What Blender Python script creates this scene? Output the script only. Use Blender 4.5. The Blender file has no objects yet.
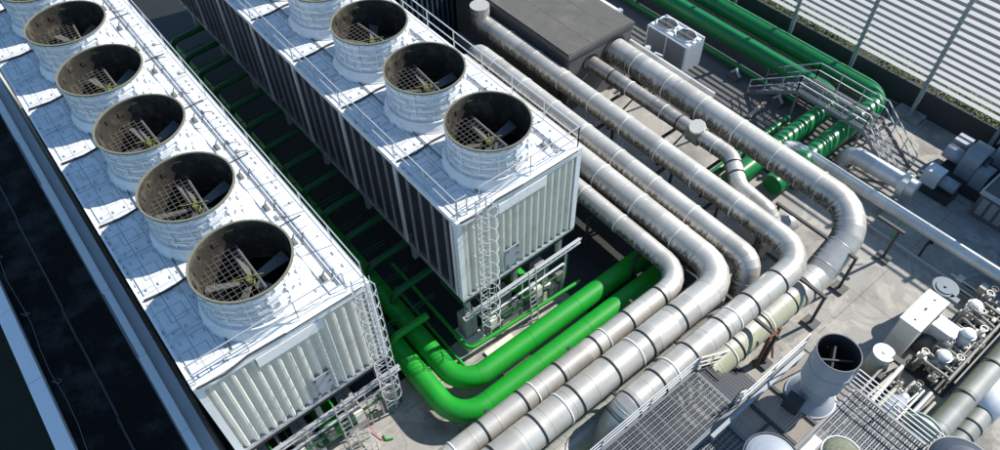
import bpy, math, random
from mathutils import Vector, Matrix
random.seed(7)
R_ = math.radians
scn = bpy.context.scene
COL = scn.collection
# ------------------------------------------------------------------ camera
cam_d = bpy.data.cameras.new('camera'); cam = bpy.data.objects.new('camera', cam_d); COL.objects.link(cam)
right = Vector((0.6314419690911065, 0.775302781396994, -0.013661509010018983))
down = Vector((0.5900396331875768, -0.49183736900467023, -0.6402727807102483))
fwd = Vector((-0.5031245083855646, 0.3962342736420571, -0.7680261255016885))
m = Matrix((right, -down, -fwd)).transposed().to_4x4()
m.translation = (18.73705, 0.89935, 21.08785)
cam.matrix_world = m
cam_d.sensor_width = 36; cam_d.lens = 26.393; cam_d.clip_start = .1; cam_d.clip_end = 2000
scn.camera = cam
# ------------------------------------------------------------------ light
SUN_EL, SUN_AZ = R_(41.5), math.atan2(.22, .975)
to_sun = Vector((math.sin(SUN_AZ)*math.cos(SUN_EL), math.cos(SUN_AZ)*math.cos(SUN_EL), math.sin(SUN_EL)))
w = bpy.data.worlds.new('World'); scn.world = w; w.use_nodes = True
nt = w.node_tree
sky = nt.nodes.new('ShaderNodeTexSky'); sky.sky_type = 'NISHITA'; sky.sun_disc = False
sky.sun_elevation = SUN_EL; sky.sun_rotation = SUN_AZ; sky.ozone_density = 1.6; sky.dust_density = .3; sky.air_density = 1.0
bg = nt.nodes['Background']; bg.inputs['Strength'].default_value = .12
wb = nt.nodes.new('ShaderNodeMix'); wb.data_type = 'RGBA'; wb.blend_type = 'MULTIPLY'; wb.inputs[0].default_value = 1
wb.inputs[7].default_value = (.82, 1.0, 1.04, 1)      # camera white balance of the sky light
nt.links.new(sky.outputs[0], wb.inputs[6]); nt.links.new(wb.outputs[2], bg.inputs['Color'])
sd = bpy.data.lights.new('sun', 'SUN'); sd.energy = 5.0; sd.angle = R_(.5); sd.color = (1, .95, .87)
so = bpy.data.objects.new('sun', sd); COL.objects.link(so)
so.rotation_euler = to_sun.to_track_quat('Z', 'Y').to_euler(); so.location = (0, 60, 40)
vs = scn.view_settings
vs.view_transform = 'Standard'; vs.look = 'None'; vs.gamma = 1; vs.exposure = .45; vs.use_curve_mapping = False

# ------------------------------------------------------------------ materials
def mat(name, col, rough=.6, metal=0, vary=.12, scale=3.0, bump=0.0, spec=.5, coords='Object', dirt=None, dirt_amt=.0, dirt_scale=1.2):
    M = bpy.data.materials.new(name); M.use_nodes = True
    n, l = M.node_tree.nodes, M.node_tree.links
    b = n['Principled BSDF']
    tc = n.new('ShaderNodeTexCoord')
    no = n.new('ShaderNodeTexNoise'); no.inputs['Scale'].default_value = scale; no.inputs['Detail'].default_value = 8; no.inputs['Roughness'].default_value = .65
    oi = n.new('ShaderNodeObjectInfo'); ow = n.new('ShaderNodeMath'); ow.operation = 'MULTIPLY'; ow.inputs[1].default_value = 40; l.new(oi.outputs['Random'], ow.inputs[0])
    no.noise_dimensions = '4D'; l.new(ow.outputs[0], no.inputs['W'])
    l.new(tc.outputs[coords], no.inputs['Vector'])
    mx = n.new('ShaderNodeMix'); mx.data_type = 'RGBA'
    c = Vector(col)
    mx.inputs[6].default_value = (*(c*(1-vary)), 1); mx.inputs[7].default_value = (*[min(1, x*(1+vary)) for x in c], 1)
    l.new(no.outputs['Fac'], mx.inputs[0])
    out = mx.outputs[2]
    if dirt:
        n2 = n.new('ShaderNodeTexNoise'); n2.inputs['Scale'].default_value = dirt_scale; n2.inputs['Detail'].default_value = 10; n2.inputs['Roughness'].default_value = .7
        n2.noise_dimensions = '4D'; l.new(ow.outputs[0], n2.inputs['W'])
        l.new(tc.outputs[coords], n2.inputs['Vector'])
        rp = n.new('ShaderNodeValToRGB'); rp.color_ramp.elements[0].position = .5; rp.color_ramp.elements[1].position = .72
        rp.color_ramp.elements[1].color = (dirt_amt,)*3+(1,)
        l.new(n2.outputs['Fac'], rp.inputs[0])
        m2 = n.new('ShaderNodeMix'); m2.data_type = 'RGBA'
        l.new(rp.outputs[0], m2.inputs[0]); l.new(out, m2.inputs[6]); m2.inputs[7].default_value = (*dirt, 1)
        out = m2.outputs[2]
    l.new(out, b.inputs['Base Color'])
    b.inputs['Roughness'].default_value = rough; b.inputs['Metallic'].default_value = metal
    b.inputs['Specular IOR Level'].default_value = spec
    if bump:
        bp = n.new('ShaderNodeBump'); bp.inputs['Strength'].default_value = bump; bp.inputs['Distance'].default_value = .03
        l.new(no.outputs['Fac'], bp.inputs['Height']); l.new(bp.outputs[0], b.inputs['Normal'])
    return M

def deck_mat():
    M = mat('white_deck_paint', (.71, .735, .76), .55, vary=.05, scale=1.5, dirt=(.35, .36, .36), dirt_amt=.55, dirt_scale=2.2)
    n, l = M.node_tree.nodes, M.node_tree.links
    b = n['Principled BSDF']; src = b.inputs['Base Color'].links[0].from_socket
    tc = [x for x in n if x.type == 'TEX_COORD'][0]
    br = n.new('ShaderNodeTexBrick'); br.inputs['Color1'].default_value = (1, 1, 1, 1); br.inputs['Color2'].default_value = (.9, .91, .92, 1)
    br.inputs['Mortar'].default_value = (.42, .44, .46, 1); br.inputs['Scale'].default_value = 1
    br.inputs['Mortar Size'].default_value = .016; br.inputs['Brick Width'].default_value = 1.06; br.inputs['Row Height'].default_value = .655
    l.new(tc.outputs['Object'], br.inputs['Vector'])
    m2 = n.new('ShaderNodeMix'); m2.data_type = 'RGBA'; m2.blend_type = 'MULTIPLY'; m2.inputs[0].default_value = 1
    l.new(src, m2.inputs[6]); l.new(br.outputs[0], m2.inputs[7]); l.new(m2.outputs[2], b.inputs['Base Color'])
    return M

def clad_mat(name, base, moss_edge=.585, moss=(.040, .037, .026), rough=.33, moss_amt=1.0, metal=.85, voff=0.0):
    """pipe jacket: satin metal, with ragged lichen growth along one side of the pipe (uv.y = way round the pipe)"""
    M = bpy.data.materials.new(name); M.use_nodes = True
    n, l = M.node_tree.nodes, M.node_tree.links
    b = n['Principled BSDF']
    uv = n.new('ShaderNodeUVMap'); sp = n.new('ShaderNodeSeparateXYZ'); l.new(uv.outputs[0], sp.inputs[0])
    va = n.new('ShaderNodeMath'); va.inputs[1].default_value = voff; l.new(sp.outputs[1], va.inputs[0])
    vf = n.new('ShaderNodeMath'); vf.operation = 'FRACT'; l.new(va.outputs[0], vf.inputs[0])
    tc = n.new('ShaderNodeTexCoord')
    no = n.new('ShaderNodeTexNoise'); no.inputs['Scale'].default_value = 1.6; no.inputs['Detail'].default_value = 8; no.inputs['Roughness'].default_value = .7
    l.new(tc.outputs['Object'], no.inputs['Vector'])
    cr = n.new('ShaderNodeValToRGB'); e = cr.color_ramp.elements
    e[0].position = .3; e[1].position = .7
    e[0].color = (*[x*.84 for x in base], 1); e[1].color = (*[min(1, x*1.07) for x in base], 1)
    l.new(no.outputs['Fac'], cr.inputs[0])
    # panel to panel change of tone
    pn = n.new('ShaderNodeMath'); pn.operation = 'MULTIPLY'; pn.inputs[1].default_value = .82; l.new(sp.outputs[0], pn.inputs[0])
    fl = n.new('ShaderNodeMath'); fl.operation = 'FLOOR'; l.new(pn.outputs[0], fl.inputs[0])
    wn = n.new('ShaderNodeTexWhiteNoise'); wn.noise_dimensions = '1D'; l.new(fl.outputs[0], wn.inputs['W'])
    mr = n.new('ShaderNodeMapRange'); mr.inputs[3].default_value = .82; mr.inputs[4].default_value = 1.08; l.new(wn.outputs['Value'], mr.inputs[0])
    mm = n.new('ShaderNodeMix'); mm.data_type = 'RGBA'; mm.blend_type = 'MULTIPLY'; mm.inputs[0].default_value = 1
    l.new(cr.outputs[0], mm.inputs[6]); l.new(mr.outputs[0], mm.inputs[7])
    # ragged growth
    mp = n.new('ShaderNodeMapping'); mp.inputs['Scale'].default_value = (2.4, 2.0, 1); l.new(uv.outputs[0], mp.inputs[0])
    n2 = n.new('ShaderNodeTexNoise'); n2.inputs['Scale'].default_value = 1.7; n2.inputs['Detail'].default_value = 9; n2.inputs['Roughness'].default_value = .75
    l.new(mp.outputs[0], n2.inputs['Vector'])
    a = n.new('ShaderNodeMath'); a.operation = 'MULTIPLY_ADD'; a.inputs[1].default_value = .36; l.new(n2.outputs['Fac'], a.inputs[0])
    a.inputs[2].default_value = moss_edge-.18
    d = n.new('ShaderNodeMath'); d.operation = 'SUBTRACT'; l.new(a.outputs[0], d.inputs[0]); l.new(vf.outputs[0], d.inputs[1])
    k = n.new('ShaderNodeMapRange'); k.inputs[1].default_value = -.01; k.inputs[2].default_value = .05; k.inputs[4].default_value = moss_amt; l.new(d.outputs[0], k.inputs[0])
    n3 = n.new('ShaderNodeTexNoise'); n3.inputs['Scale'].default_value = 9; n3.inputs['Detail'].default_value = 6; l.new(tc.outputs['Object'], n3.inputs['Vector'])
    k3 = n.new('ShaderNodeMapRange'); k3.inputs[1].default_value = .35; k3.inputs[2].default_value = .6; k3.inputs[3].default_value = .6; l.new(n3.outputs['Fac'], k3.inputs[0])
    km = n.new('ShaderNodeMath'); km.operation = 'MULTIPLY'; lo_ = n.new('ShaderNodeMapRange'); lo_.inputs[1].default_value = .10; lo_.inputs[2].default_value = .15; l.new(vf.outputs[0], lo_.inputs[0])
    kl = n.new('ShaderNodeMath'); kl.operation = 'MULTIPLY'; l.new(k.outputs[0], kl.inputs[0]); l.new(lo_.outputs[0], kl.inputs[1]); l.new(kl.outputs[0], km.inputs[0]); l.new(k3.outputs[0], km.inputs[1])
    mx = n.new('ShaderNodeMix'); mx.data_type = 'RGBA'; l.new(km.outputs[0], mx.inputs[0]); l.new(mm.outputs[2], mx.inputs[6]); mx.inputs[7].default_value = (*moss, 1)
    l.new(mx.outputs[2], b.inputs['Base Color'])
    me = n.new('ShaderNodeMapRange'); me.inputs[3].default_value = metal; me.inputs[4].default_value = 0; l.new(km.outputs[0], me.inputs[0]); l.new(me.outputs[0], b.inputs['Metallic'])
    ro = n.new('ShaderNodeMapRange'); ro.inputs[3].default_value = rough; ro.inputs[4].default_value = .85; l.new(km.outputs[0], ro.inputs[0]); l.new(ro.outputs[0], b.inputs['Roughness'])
    return M

def concrete_mat():
    M = mat('weathered_concrete', (.33, .316, .294), .9, vary=.22, scale=.6, bump=.2, dirt=(.10, .095, .09), dirt_amt=.9, dirt_scale=.35)
    n, l = M.node_tree.nodes, M.node_tree.links
    b = n['Principled BSDF']; src = b.inputs['Base Color'].links[0].from_socket
    tc = [x for x in n if x.type == 'TEX_COORD'][0]
    vo = n.new('ShaderNodeTexVoronoi'); vo.feature = 'DISTANCE_TO_EDGE'; vo.inputs['Scale'].default_value = .22
    nz = n.new('ShaderNodeTexNoise'); nz.inputs['Scale'].default_value = .8; nz.inputs['Detail'].default_value = 6
    l.new(tc.outputs['Object'], nz.inputs['Vector'])
    ad = n.new('ShaderNodeMix'); ad.data_type = 'RGBA'; ad.blend_type = 'ADD'; ad.inputs[0].default_value = 1.6
    l.new(tc.outputs['Object'], ad.inputs[6]); l.new(nz.outputs['Color'], ad.inputs[7]); l.new(ad.outputs[2], vo.inputs['Vector'])
    rp = n.new('ShaderNodeMapRange'); rp.inputs[2].default_value = .006; rp.inputs[3].default_value = .72; l.new(vo.outputs['Distance'], rp.inputs[0])
    m2 = n.new('ShaderNodeMix'); m2.data_type = 'RGBA'; m2.blend_type = 'MULTIPLY'; m2.inputs[0].default_value = 1
    l.new(src, m2.inputs[6]); l.new(rp.outputs[0], m2.inputs[7])
    bj = n.new('ShaderNodeTexBrick'); bj.offset = 0; bj.inputs['Scale'].default_value = 1; bj.inputs['Brick Width'].default_value = 4.6; bj.inputs['Row Height'].default_value = 3.9
    bj.inputs['Mortar Size'].default_value = .018; bj.inputs['Color1'].default_value = (1, 1, 1, 1); bj.inputs['Color2'].default_value = (.9, .9, .9, 1); bj.inputs['Mortar'].default_value = (.45, .44, .42, 1)
    l.new(tc.outputs['Object'], bj.inputs['Vector'])
    mj = n.new('ShaderNodeMix'); mj.data_type = 'RGBA'; mj.blend_type = 'MULTIPLY'; mj.inputs[0].default_value = .9
    l.new(m2.outputs[2], mj.inputs[6]); l.new(bj.outputs[0], mj.inputs[7]); m2 = mj
    # pale tide marks of dried puddles
    n4 = n.new('ShaderNodeTexNoise'); n4.inputs['Scale'].default_value = .55; n4.inputs['Detail'].default_value = 4; n4.inputs['Distortion'].default_value = .8; l.new(tc.outputs['Object'], n4.inputs['Vector'])
    r4 = n.new('ShaderNodeValToRGB'); e = r4.color_ramp.elements; e[0].position = .50; e[0].color = (0, 0, 0, 1); e[1].position = .56; e[1].color = (.6, .6, .6, 1)
    x = e.new(.60); x.color = (.15, .15, .15, 1); l.new(n4.outputs['Fac'], r4.inputs[0])
    m3 = n.new('ShaderNodeMix'); m3.data_type = 'RGBA'; l.new(r4.outputs[0], m3.inputs[0]); l.new(m2.outputs[2], m3.inputs[6]); m3.inputs[7].default_value = (.47, .44, .39, 1)
    l.new(m3.outputs[2], b.inputs['Base Color'])
    return M

MT = dict(
    deck=deck_mat(), concrete=concrete_mat(),
    white=mat('white_paint', (.78, .79, .80), .5, vary=.06, scale=4, dirt=(.4, .4, .38), dirt_amt=.4, dirt_scale=3),
    pad=mat('pale_grey_panel', (.72, .74, .76), .5, vary=.1, scale=2),
    stackw=mat('stack_white', (.74, .76, .79), .5, vary=.06, scale=2, dirt=(.3, .31, .3), dirt_amt=.5, dirt_scale=1.8),
    rim=mat('rim_beige', (.17, .165, .12), .7, vary=.2, scale=6),
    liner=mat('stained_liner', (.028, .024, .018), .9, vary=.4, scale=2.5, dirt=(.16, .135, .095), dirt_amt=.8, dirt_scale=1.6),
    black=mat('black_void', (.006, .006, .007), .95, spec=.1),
    clad=mat('cream_cladding', (.68, .665, .60), .55, vary=.07, scale=2.5, dirt=(.36, .35, .28), dirt_amt=.45, dirt_scale=1.1),
    louvre=mat('grey_louvre', (.12, .122, .13), .6, vary=.25, scale=3), mull2=mat('mullion_dull', (.30, .305, .32), .5, vary=.2, scale=3), post_l=mat('louvre_post_paint', (.70, .71, .73), .5, vary=.15, scale=3),
    mull=mat('mullion_grey', (.55, .57, .60), .5, vary=.1, scale=3),
    galv=mat('galvanised_steel', (.55, .57, .59), .45, metal=.5, vary=.15, scale=8),
    steel=mat('dark_steel', (.035, .037, .04), .6, vary=.2, scale=6),
    rust=mat('rusty_steel', (.16, .06, .035), .85, vary=.4, scale=12),
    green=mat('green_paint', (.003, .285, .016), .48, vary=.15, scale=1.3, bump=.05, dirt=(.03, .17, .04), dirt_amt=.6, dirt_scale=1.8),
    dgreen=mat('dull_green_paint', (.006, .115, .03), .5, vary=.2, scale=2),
    dkgreen=mat('deep_green_paint', (.006, .19, .05), .32, vary=.15, scale=1.2, dirt=(.02, .06, .03), dirt_amt=.5),
    silver=clad_mat('silver_jacket', (.58, .552, .50), rough=.42, metal=.40),
    silver2=clad_mat('silver_jacket_pale', (.68, .67, .64), moss_edge=.40, rough=.42, metal=.35),
    rustclad=clad_mat('browned_jacket', (.44, .40, .355), moss_edge=.56, rough=.45, metal=.6),
    mossy=clad_mat('mossy_jacket', (.50, .50, .475), voff=.32, moss_edge=.34, moss=(.30, .31, .16), rough=.6, moss_amt=.7, metal=.25),
    greyclad=clad_mat('grey_jacket', (.27, .28, .27), voff=.3, moss_edge=.45, moss=(.11, .125, .035), rough=.6, moss_amt=.7, metal=.2),
    hline=mat('hatch_line_grey', (.38, .39, .41), .7, vary=.3, scale=6),
    fix=mat('dark_fixing', (.22, .23, .24), .7, vary=.4, scale=9),
    band_b=mat('black_rubber', (.02, .02, .022), .6),
    band_w=mat('white_strap', (.75, .74, .70), .5),
    roofgrey=mat('grey_roof_felt', (.105, .10, .092), .95, vary=.35, scale=1.4, bump=.3, dirt=(.2, .19, .17), dirt_amt=.6, dirt_scale=.5),
    wallgrey=mat('grey_block_wall', (.12, .12, .12), .85, vary=.2, scale=1.2, dirt=(.05, .05, .05), dirt_amt=.7, dirt_scale=.6),
    membrane=mat('black_membrane', (.011, .0105, .0095), .9, spec=.12, vary=.5, scale=.5, dirt=(.085, .085, .085), dirt_amt=.65, dirt_scale=.45),
    coping=mat('pale_coping', (.86, .88, .90), .5, vary=.08, scale=1.5),
    parw=mat('parapet_grey', (.55, .56, .58), .7, vary=.15, scale=1.5),
    shadefloor=mat('painted_floor_shade', (.014, .015, .015), .6, vary=.5, scale=.8),  # near-black colour that stands in for deep shade on the floor
    shadepaving=mat('shade_dark_paving', (.12, .118, .115), .9, vary=.25, scale=.7, bump=.1, dirt=(.09, .09, .09), dirt_amt=.6, dirt_scale=.6),  # tone lowered to deepen the slat shade on pale concrete
    lower=mat('dark_undergrowth', (.012, .017, .009), .95, vary=.8, scale=.5),
    street=mat('street_asphalt', (.035, .037, .04), .9, vary=.3, scale=.1),
    cond=mat('cabinet_white', (.74, .75, .74), .5, vary=.05, scale=2),
    coil=mat('coil_fins', (.26, .265, .27), .6, vary=.25, scale=20),
    fanwire=mat('fan_guard_grey', (.17, .17, .155), .5, vary=.2, scale=10),
    drum=mat('blue_grey_paint', (.30, .33, .375), .45, vary=.08, scale=2, dirt=(.25, .27, .3), dirt_amt=.5, dirt_scale=2),
    dome=mat('slate_blue_paint', (.05, .06, .085), .4, vary=.15, scale=2),
    lid=mat('blue_lid', (.06, .105, .14), .5, vary=.15, scale=3),
    cream=mat('cream_paint', (.70, .68, .60), .5, vary=.06, scale=2, dirt=(.4, .38, .3), dirt_amt=.4, dirt_scale=2),
    beige=mat('beige_tank', (.42, .41, .33), .6, vary=.12, scale=2),
    blower=mat('blower_grey', (.21, .235, .27), .4, vary=.1, scale=3),
    grate2=mat('grating_bright', (.15, .16, .175), .5, metal=.3, vary=.2, scale=3), grate=mat('grating_steel', (.055, .064, .076), .5, metal=.3, vary=.15, scale=6),
    plank=mat('grey_plank', (.27, .235, .20), .85, vary=.3, scale=5),
    yellow=mat('yellow_paint', (.15, .16, .04), .6, vary=.2),
    blade=mat('fan_blade_grey', (.13, .13, .128), .5, vary=.25, scale=3),
    pink=mat('pink_hose', (.6, .1, .14), .5),
    palevalve=mat('pale_green_paint', (.38, .46, .40), .45, vary=.1),
    fence=mat('white_slat', (.58, .59, .60), .4, vary=.05, scale=2),
    framegrey=mat('platform_frame_grey', (.15, .16, .175), .5, metal=.2, vary=.2, scale=3),
    pipegrey=mat('dull_pipework', (.24, .24, .22), .6, metal=.2, vary=.5, scale=1.5),
    post=mat('post_grey', (.26, .29, .31), .5, metal=.3, vary=.15, scale=3),
    plwall=mat('planter_wall', (.04, .042, .044), .85, vary=.25, scale=1.5),
    leaf=mat('planter_leaf', (.10, .13, .03), .7, vary=.6, scale=4),
    soil=mat('planter_soil', (.05, .045, .03), .95, vary=.4, scale=3),
    mesh=mat('open_mesh_steel', (.22, .23, .25), .5, metal=.3, vary=.3, scale=9),
    timber=mat('raw_timber', (.50, .40, .27), .8, vary=.2, scale=4),
)

# ------------------------------------------------------------------ mesh builder
V = Vector
class MB:
    def __init__(s): s.v = []; s.f = []; s.uv = []; s.sm = []; s.mi = []; s.cur = 0
    def face(s, idx, uv=None, sm=False): s.f.append(idx); s.uv.append(uv); s.sm.append(sm); s.mi.append(s.cur)
    def quadbox(s, P):  # 8 corners: bottom 4 ccw, top 4 ccw
        o = len(s.v); s.v += [tuple(p) for p in P]
        for q in ((3, 2, 1, 0), (4, 5, 6, 7), (0, 1, 5, 4), (1, 2, 6, 5), (2, 3, 7, 6), (3, 0, 4, 7)): s.face(tuple(o+i for i in q))
        return s
    def box(s, x0, x1, y0, y1, z0, z1):
        return s.quadbox([(x0, y0, z0), (x1, y0, z0), (x1, y1, z0), (x0, y1, z0), (x0, y0, z1), (x1, y0, z1), (x1, y1, z1), (x0, y1, z1)])
    def obox(s, c, half, M3):
        P = []
        for z in (-1, 1):
            for x, y in ((-1, -1), (1, -1), (1, 1), (-1, 1)):
                P.append(V(c)+M3 @ V((x*half[0], y*half[1], z*half[2])))
        return s.quadbox(P)
    def bar(s, a, b, wd, ht=None):
        a, b = V(a), V(b); ht = ht or wd; t = (b-a).normalized()
        up = V((0, 0, 1)) if abs(t.z) < .95 else V((1, 0, 0))
        sd = t.cross(up).normalized()*wd/2; up = sd.cross(t).normalized()*ht/2
        return s.quadbox([a-sd-up, a+sd-up, b+sd-up, b-sd-up, a-sd+up, a+sd+up, b+sd+up, b-sd+up])
    def cyl(s, a, b, r0, r1=None, n=16, caps=True, sm=True):
        r1 = r0 if r1 is None else r1
        a, b = V(a), V(b); t = (b-a).normalized()
        up = V((0, 0, 1)) if abs(t.z) < .95 else V((1, 0, 0))
        e1 = t.cross(up).normalized(); e2 = e1.cross(t)
        o = len(s.v)
        for p, r in ((a, r0), (b, r1)):
            for i in range(n):
                q = 2*math.pi*i/n; s.v.append(tuple(p+e1*math.cos(q)*r+e2*math.sin(q)*r))
        for i in range(n):
            j = (i+1) % n; s.face((o+i, o+n+i, o+n+j, o+j), None, sm)
        if caps:
            s.face(tuple(o+i for i in range(n))); s.face(tuple(o+2*n-1-i for i in range(n)))
        return s
    def lathe(s, prof, c, n=40, sm=True, close=False, a0=0, a1=2*math.pi):
        """prof [(r,z)], consecutive pairs are separate strips so corners stay crisp"""
        full = abs(a1-a0-2*math.pi) < 1e-6
        for (r0, z0), (r1, z1) in zip(prof, prof[1:]):
            o = len(s.v); k = n if full else n+1
            for r, z in ((r0, z0), (r1, z1)):
                for i in range(k):
                    q = a0+(a1-a0)*i/n; s.v.append((c[0]+r*math.cos(q), c[1]+r*math.sin(q), c[2]+z))
            for i in range(n):
                j = (i+1) % k; s.face((o+i, o+j, o+k+j, o+k+i), None, sm)
        return s
    def disc(s, c, r, n=32, flip=False):
        o = len(s.v)
        for i in range(n):
            q = 2*math.pi*i/n; s.v.append((c[0]+r*math.cos(q), c[1]+r*math.sin(q), c[2]))
        ids = tuple(o+i for i in range(n)); s.face(ids[::-1] if flip else ids); return s
    def dome(s, c, r, h, n=24, k=6):
        return s.lathe([(r*math.cos(i/k*math.pi/2), h*math.sin(i/k*math.pi/2)) for i in range(k+1)], c, n)
    def tube(s, pts, r, n=24, caps=True, crease=True):
        """sweep along a polyline; each segment has its own rings so the mitred gores crease"""
        pts = [V(p) for p in pts]
        T = [(b-a).normalized() for a, b in zip(pts, pts[1:])]
        tang = [T[0]]+[(a+b).normalized() for a, b in zip(T, T[1:])]+[T[-1]]
        t0 = T[0]
        sd = t0.cross(V((0, 0, 1))) if abs(t0.z) < .9 else V((0, -1, 0))
        sd.normalize()
        rings = []; prev = T[0]; u = 0; us = []
        for i, p in enumerate(pts):
            if i:
                u += (pts[i]-pts[i-1]).length
                q = prev.rotation_difference(tang[i]); sd = (q @ sd).normalized(); prev = tang[i]
            else: prev = tang[0]
            up = sd.cross(tang[i]).normalized()
            kc = 1/max(.7, tang[i].dot(T[min(i, len(T)-1)]))
            rr = r if not hasattr(r, '__len__') else r[i]
            rings.append([p+(sd*math.cos(a)+up*math.sin(a))*rr*(1+(kc-1)*.6) for a in [-math.pi+2*math.pi*j/n for j in range(n)]])
            us.append(u)
        o = None
        for i in range(len(pts)-1):
            if o is None or crease:
                o = len(s.v); s.v += [tuple(x) for x in rings[i]]; o2 = len(s.v); s.v += [tuple(x) for x in rings[i+1]]
            else:
                o, o2 = o2, len(s.v); s.v += [tuple(x) for x in rings[i+1]]
            for j in range(n):
                k = (j+1) % n
                s.face((o+j, o2+j, o2+k, o+k), ((us[i], j/n), (us[i+1], j/n), (us[i+1], (j+1)/n), (us[i], (j+1)/n)), True)
        if caps:
            a = len(s.v); s.v += [tuple(x) for x in rings[0]]; s.face(tuple(a+j for j in range(n)), [(0, .6)]*n)
            a = len(s.v); s.v += [tuple(x) for x in rings[-1]]; s.face(tuple(a+n-1-j for j in range(n)), [(us[-1], .6)]*n)
        return s
    def ring(s, c, t, r, wd, th, n=28):
        t = V(t).normalized(); c = V(c)
        up = V((0, 0, 1)) if abs(t.z) < .9 else V((1, 0, 0))
        e1 = t.cross(up).normalized(); e2 = e1.cross(t)
        o = len(s.v)
        for off, rad in ((-wd/2, r), (-wd/2, r+th), (wd/2, r+th), (wd/2, r)):
            for i in range(n):
                q = 2*math.pi*i/n; s.v.append(tuple(c+t*off+(e1*math.cos(q)+e2*math.sin(q))*rad))
        for k in range(3):
            for i in range(n):
                j = (i+1) % n; s.face((o+k*n+i, o+(k+1)*n+i, o+(k+1)*n+j, o+k*n+j), [(0, .6)]*4, True if k == 1 else False)
        return s
ORG = {}
def build(s, name, material, parent=None):
    org = V((0, 0, 0))
    if parent is not None: org = ORG.get(parent.name, V(parent.location))
    parent_, ORGP = parent, org
    me_o = _raw(s, name, material, org)
    if parent is not None: me_o.parent = parent
    ORG[me_o.name] = org
    return me_o
def _raw(s, name, material, org):
    me = bpy.data.meshes.new(name)
    me.from_pydata([(x-org.x, y-org.y, z-org.z) for x, y, z in s.v], [], s.f)
    if any(u is not None for u in s.uv):
        L = me.uv_layers.new(name='UVMap'); buf = []
        for f, u in zip(s.f, s.uv):
            for k in range(len(f)): buf += list(u[k]) if u is not None else [0, .6]
        L.data.foreach_set('uv', buf)
    me.polygons.foreach_set('use_smooth', s.sm)
    for mm_ in (material if isinstance(material, (list, tuple)) else [material]): me.materials.append(mm_)
    me.polygons.foreach_set('material_index', s.mi); me.update()
    o = bpy.data.objects.new(name, me); COL.objects.link(o)
    return o
MB.build = build

def thing(name, loc, label, cat, group=None):
    o = bpy.data.objects.new(name, None); COL.objects.link(o); o.location = loc; o.empty_display_size = .3
    ORG[o.name] = V(loc)
    o['label'] = label; o['category'] = cat
    if group: o['group'] = group
    return o
def tag(o, label, cat, group=None):
    o['label'] = label; o['category'] = cat
    if group: o['group'] = group
    return o
def kind(o, k): o['kind'] = k; return o
def copy_tree(o, parent=None, dx=None):
    c = o.copy(); COL.objects.link(c)
    if parent is not None: c.parent = parent
    if dx is not None: c.location = V(o.location)+V(dx)
    ORG[c.name] = ORG.get(o.name, V((0, 0, 0)))
    for ch in list(o.children): copy_tree(ch, c)
    return c
def fillet(pts, R, k=5):
    """round the corners of a polyline; returns points (gore joints) """
    pts = [V(p) for p in pts]; out = [pts[0]]
    Rs = R if hasattr(R, '__len__') else [R]*(len(pts)-2)
    for i in range(1, len(pts)-1):
        a, b, c = pts[i-1], pts[i], pts[i+1]
        u, v = (a-b).normalized(), (c-b).normalized()
        ang = math.acos(max(-1, min(1, u.dot(v)))); rr = Rs[i-1]
        d = rr/math.tan(ang/2)
        p0, p1 = b+u*d, b+v*d
        ctr = b+(u+v).normalized()*(rr/math.sin(ang/2))
        r0, r1 = p0-ctr, p1-ctr
        tot = math.pi-ang; ax = r0.cross(r1).normalized()
        for j in range(k+1): out.append(ctr+Matrix.Rotation(tot*j/k, 3, ax) @ r0)
    out.append(pts[-1]); return out

G = -9.2
# ------------------------------------------------------------------ setting
kind(MB().box(-60, 60, -.9, 43.6, -26.5, G).build('rooftop_ground', MT['concrete']), 'structure')
kind(MB().box(-45, 3.2, 6.2, 18.6, G, G+.01).build('shade_floor', MT['shadefloor']), 'structure')  # these near-black sheets paint shade onto the concrete
kind(MB().box(-16, 8.0, 18.605, 24.6, G, G+.01).build('shade_floor', MT['shadefloor']), 'structure')
kind(MB().box(3.205, 7.0, 16.3, 18.6, G, G+.01).build('shade_floor', MT['shadefloor']), 'structure')
kind(MB().box(-45, 2.9, -.5, 6.2, G, G+.008).build('shade_floor', MT['shadefloor']), 'structure')
kind(MB().box(11.9, 21.8, 4, 15.45, G, G+.01).build('shade_floor', MT['shadefloor']), 'structure')
kind(MB().box(8.1, 11.85, -.5, 21.5, G, G+.006).build('shade_floor', MT['shadefloor']), 'structure')
kind(MB().box(-45, 7.4, 30.6, 41.5, G, G+.008).build('rear_shade_paving', MT['shadepaving']), 'structure')  # darkened sheet, shade below the slat screen put into its colour
kind(MB().box(-400, 400, -400, -.5, -27, -26.6).build('lower_ground', MT['lower']), 'structure')
kind(MB().box(-400, 400, -.4, 400, -27, -26.6).build('street', MT['street']), 'structure')

# neighbouring flat roof on the left
t = thing('neighbouring_building', (-15, -3, -26.5), 'long flat dark roof with pale edge copings beside the left tower', 'building')
MB().box(-60, 9, -5.25, -.905, -26.5, -6.0).build('wall', MT['parw'], t)
MB().box(-59.9, 8.9, -4.7, -1.5, -6.0, -5.75).build('roof', MT['membrane'], t)
mb = MB()
for x in range(-14, 2):
    x0 = x*4.2; mb.box(x0+.015, x0+4.185, -5.30, -4.72, -5.7, -5.3)
mb.build('coping', MT['coping'], t)
MB().box(-59.8, 8.9, -5.2, -4.75, -6.0, -5.7).build('parapet', MT['parw'], t)
mb = MB()
for i, x in enumerate(range(-14, 2)):
    x0 = x*4.2+1.7; mb.box(x0+.015, x0+4.185, -1.36+.05*(i % 3 == 0), -1.02, -5.42, -5.22)
mb.build('coping', MT['coping'], t)
MB().box(-59.8, 8.9, -1.3, -.55, -9.1, -5.42).build('parapet', MT['parw'], t)
mb = MB()
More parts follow.
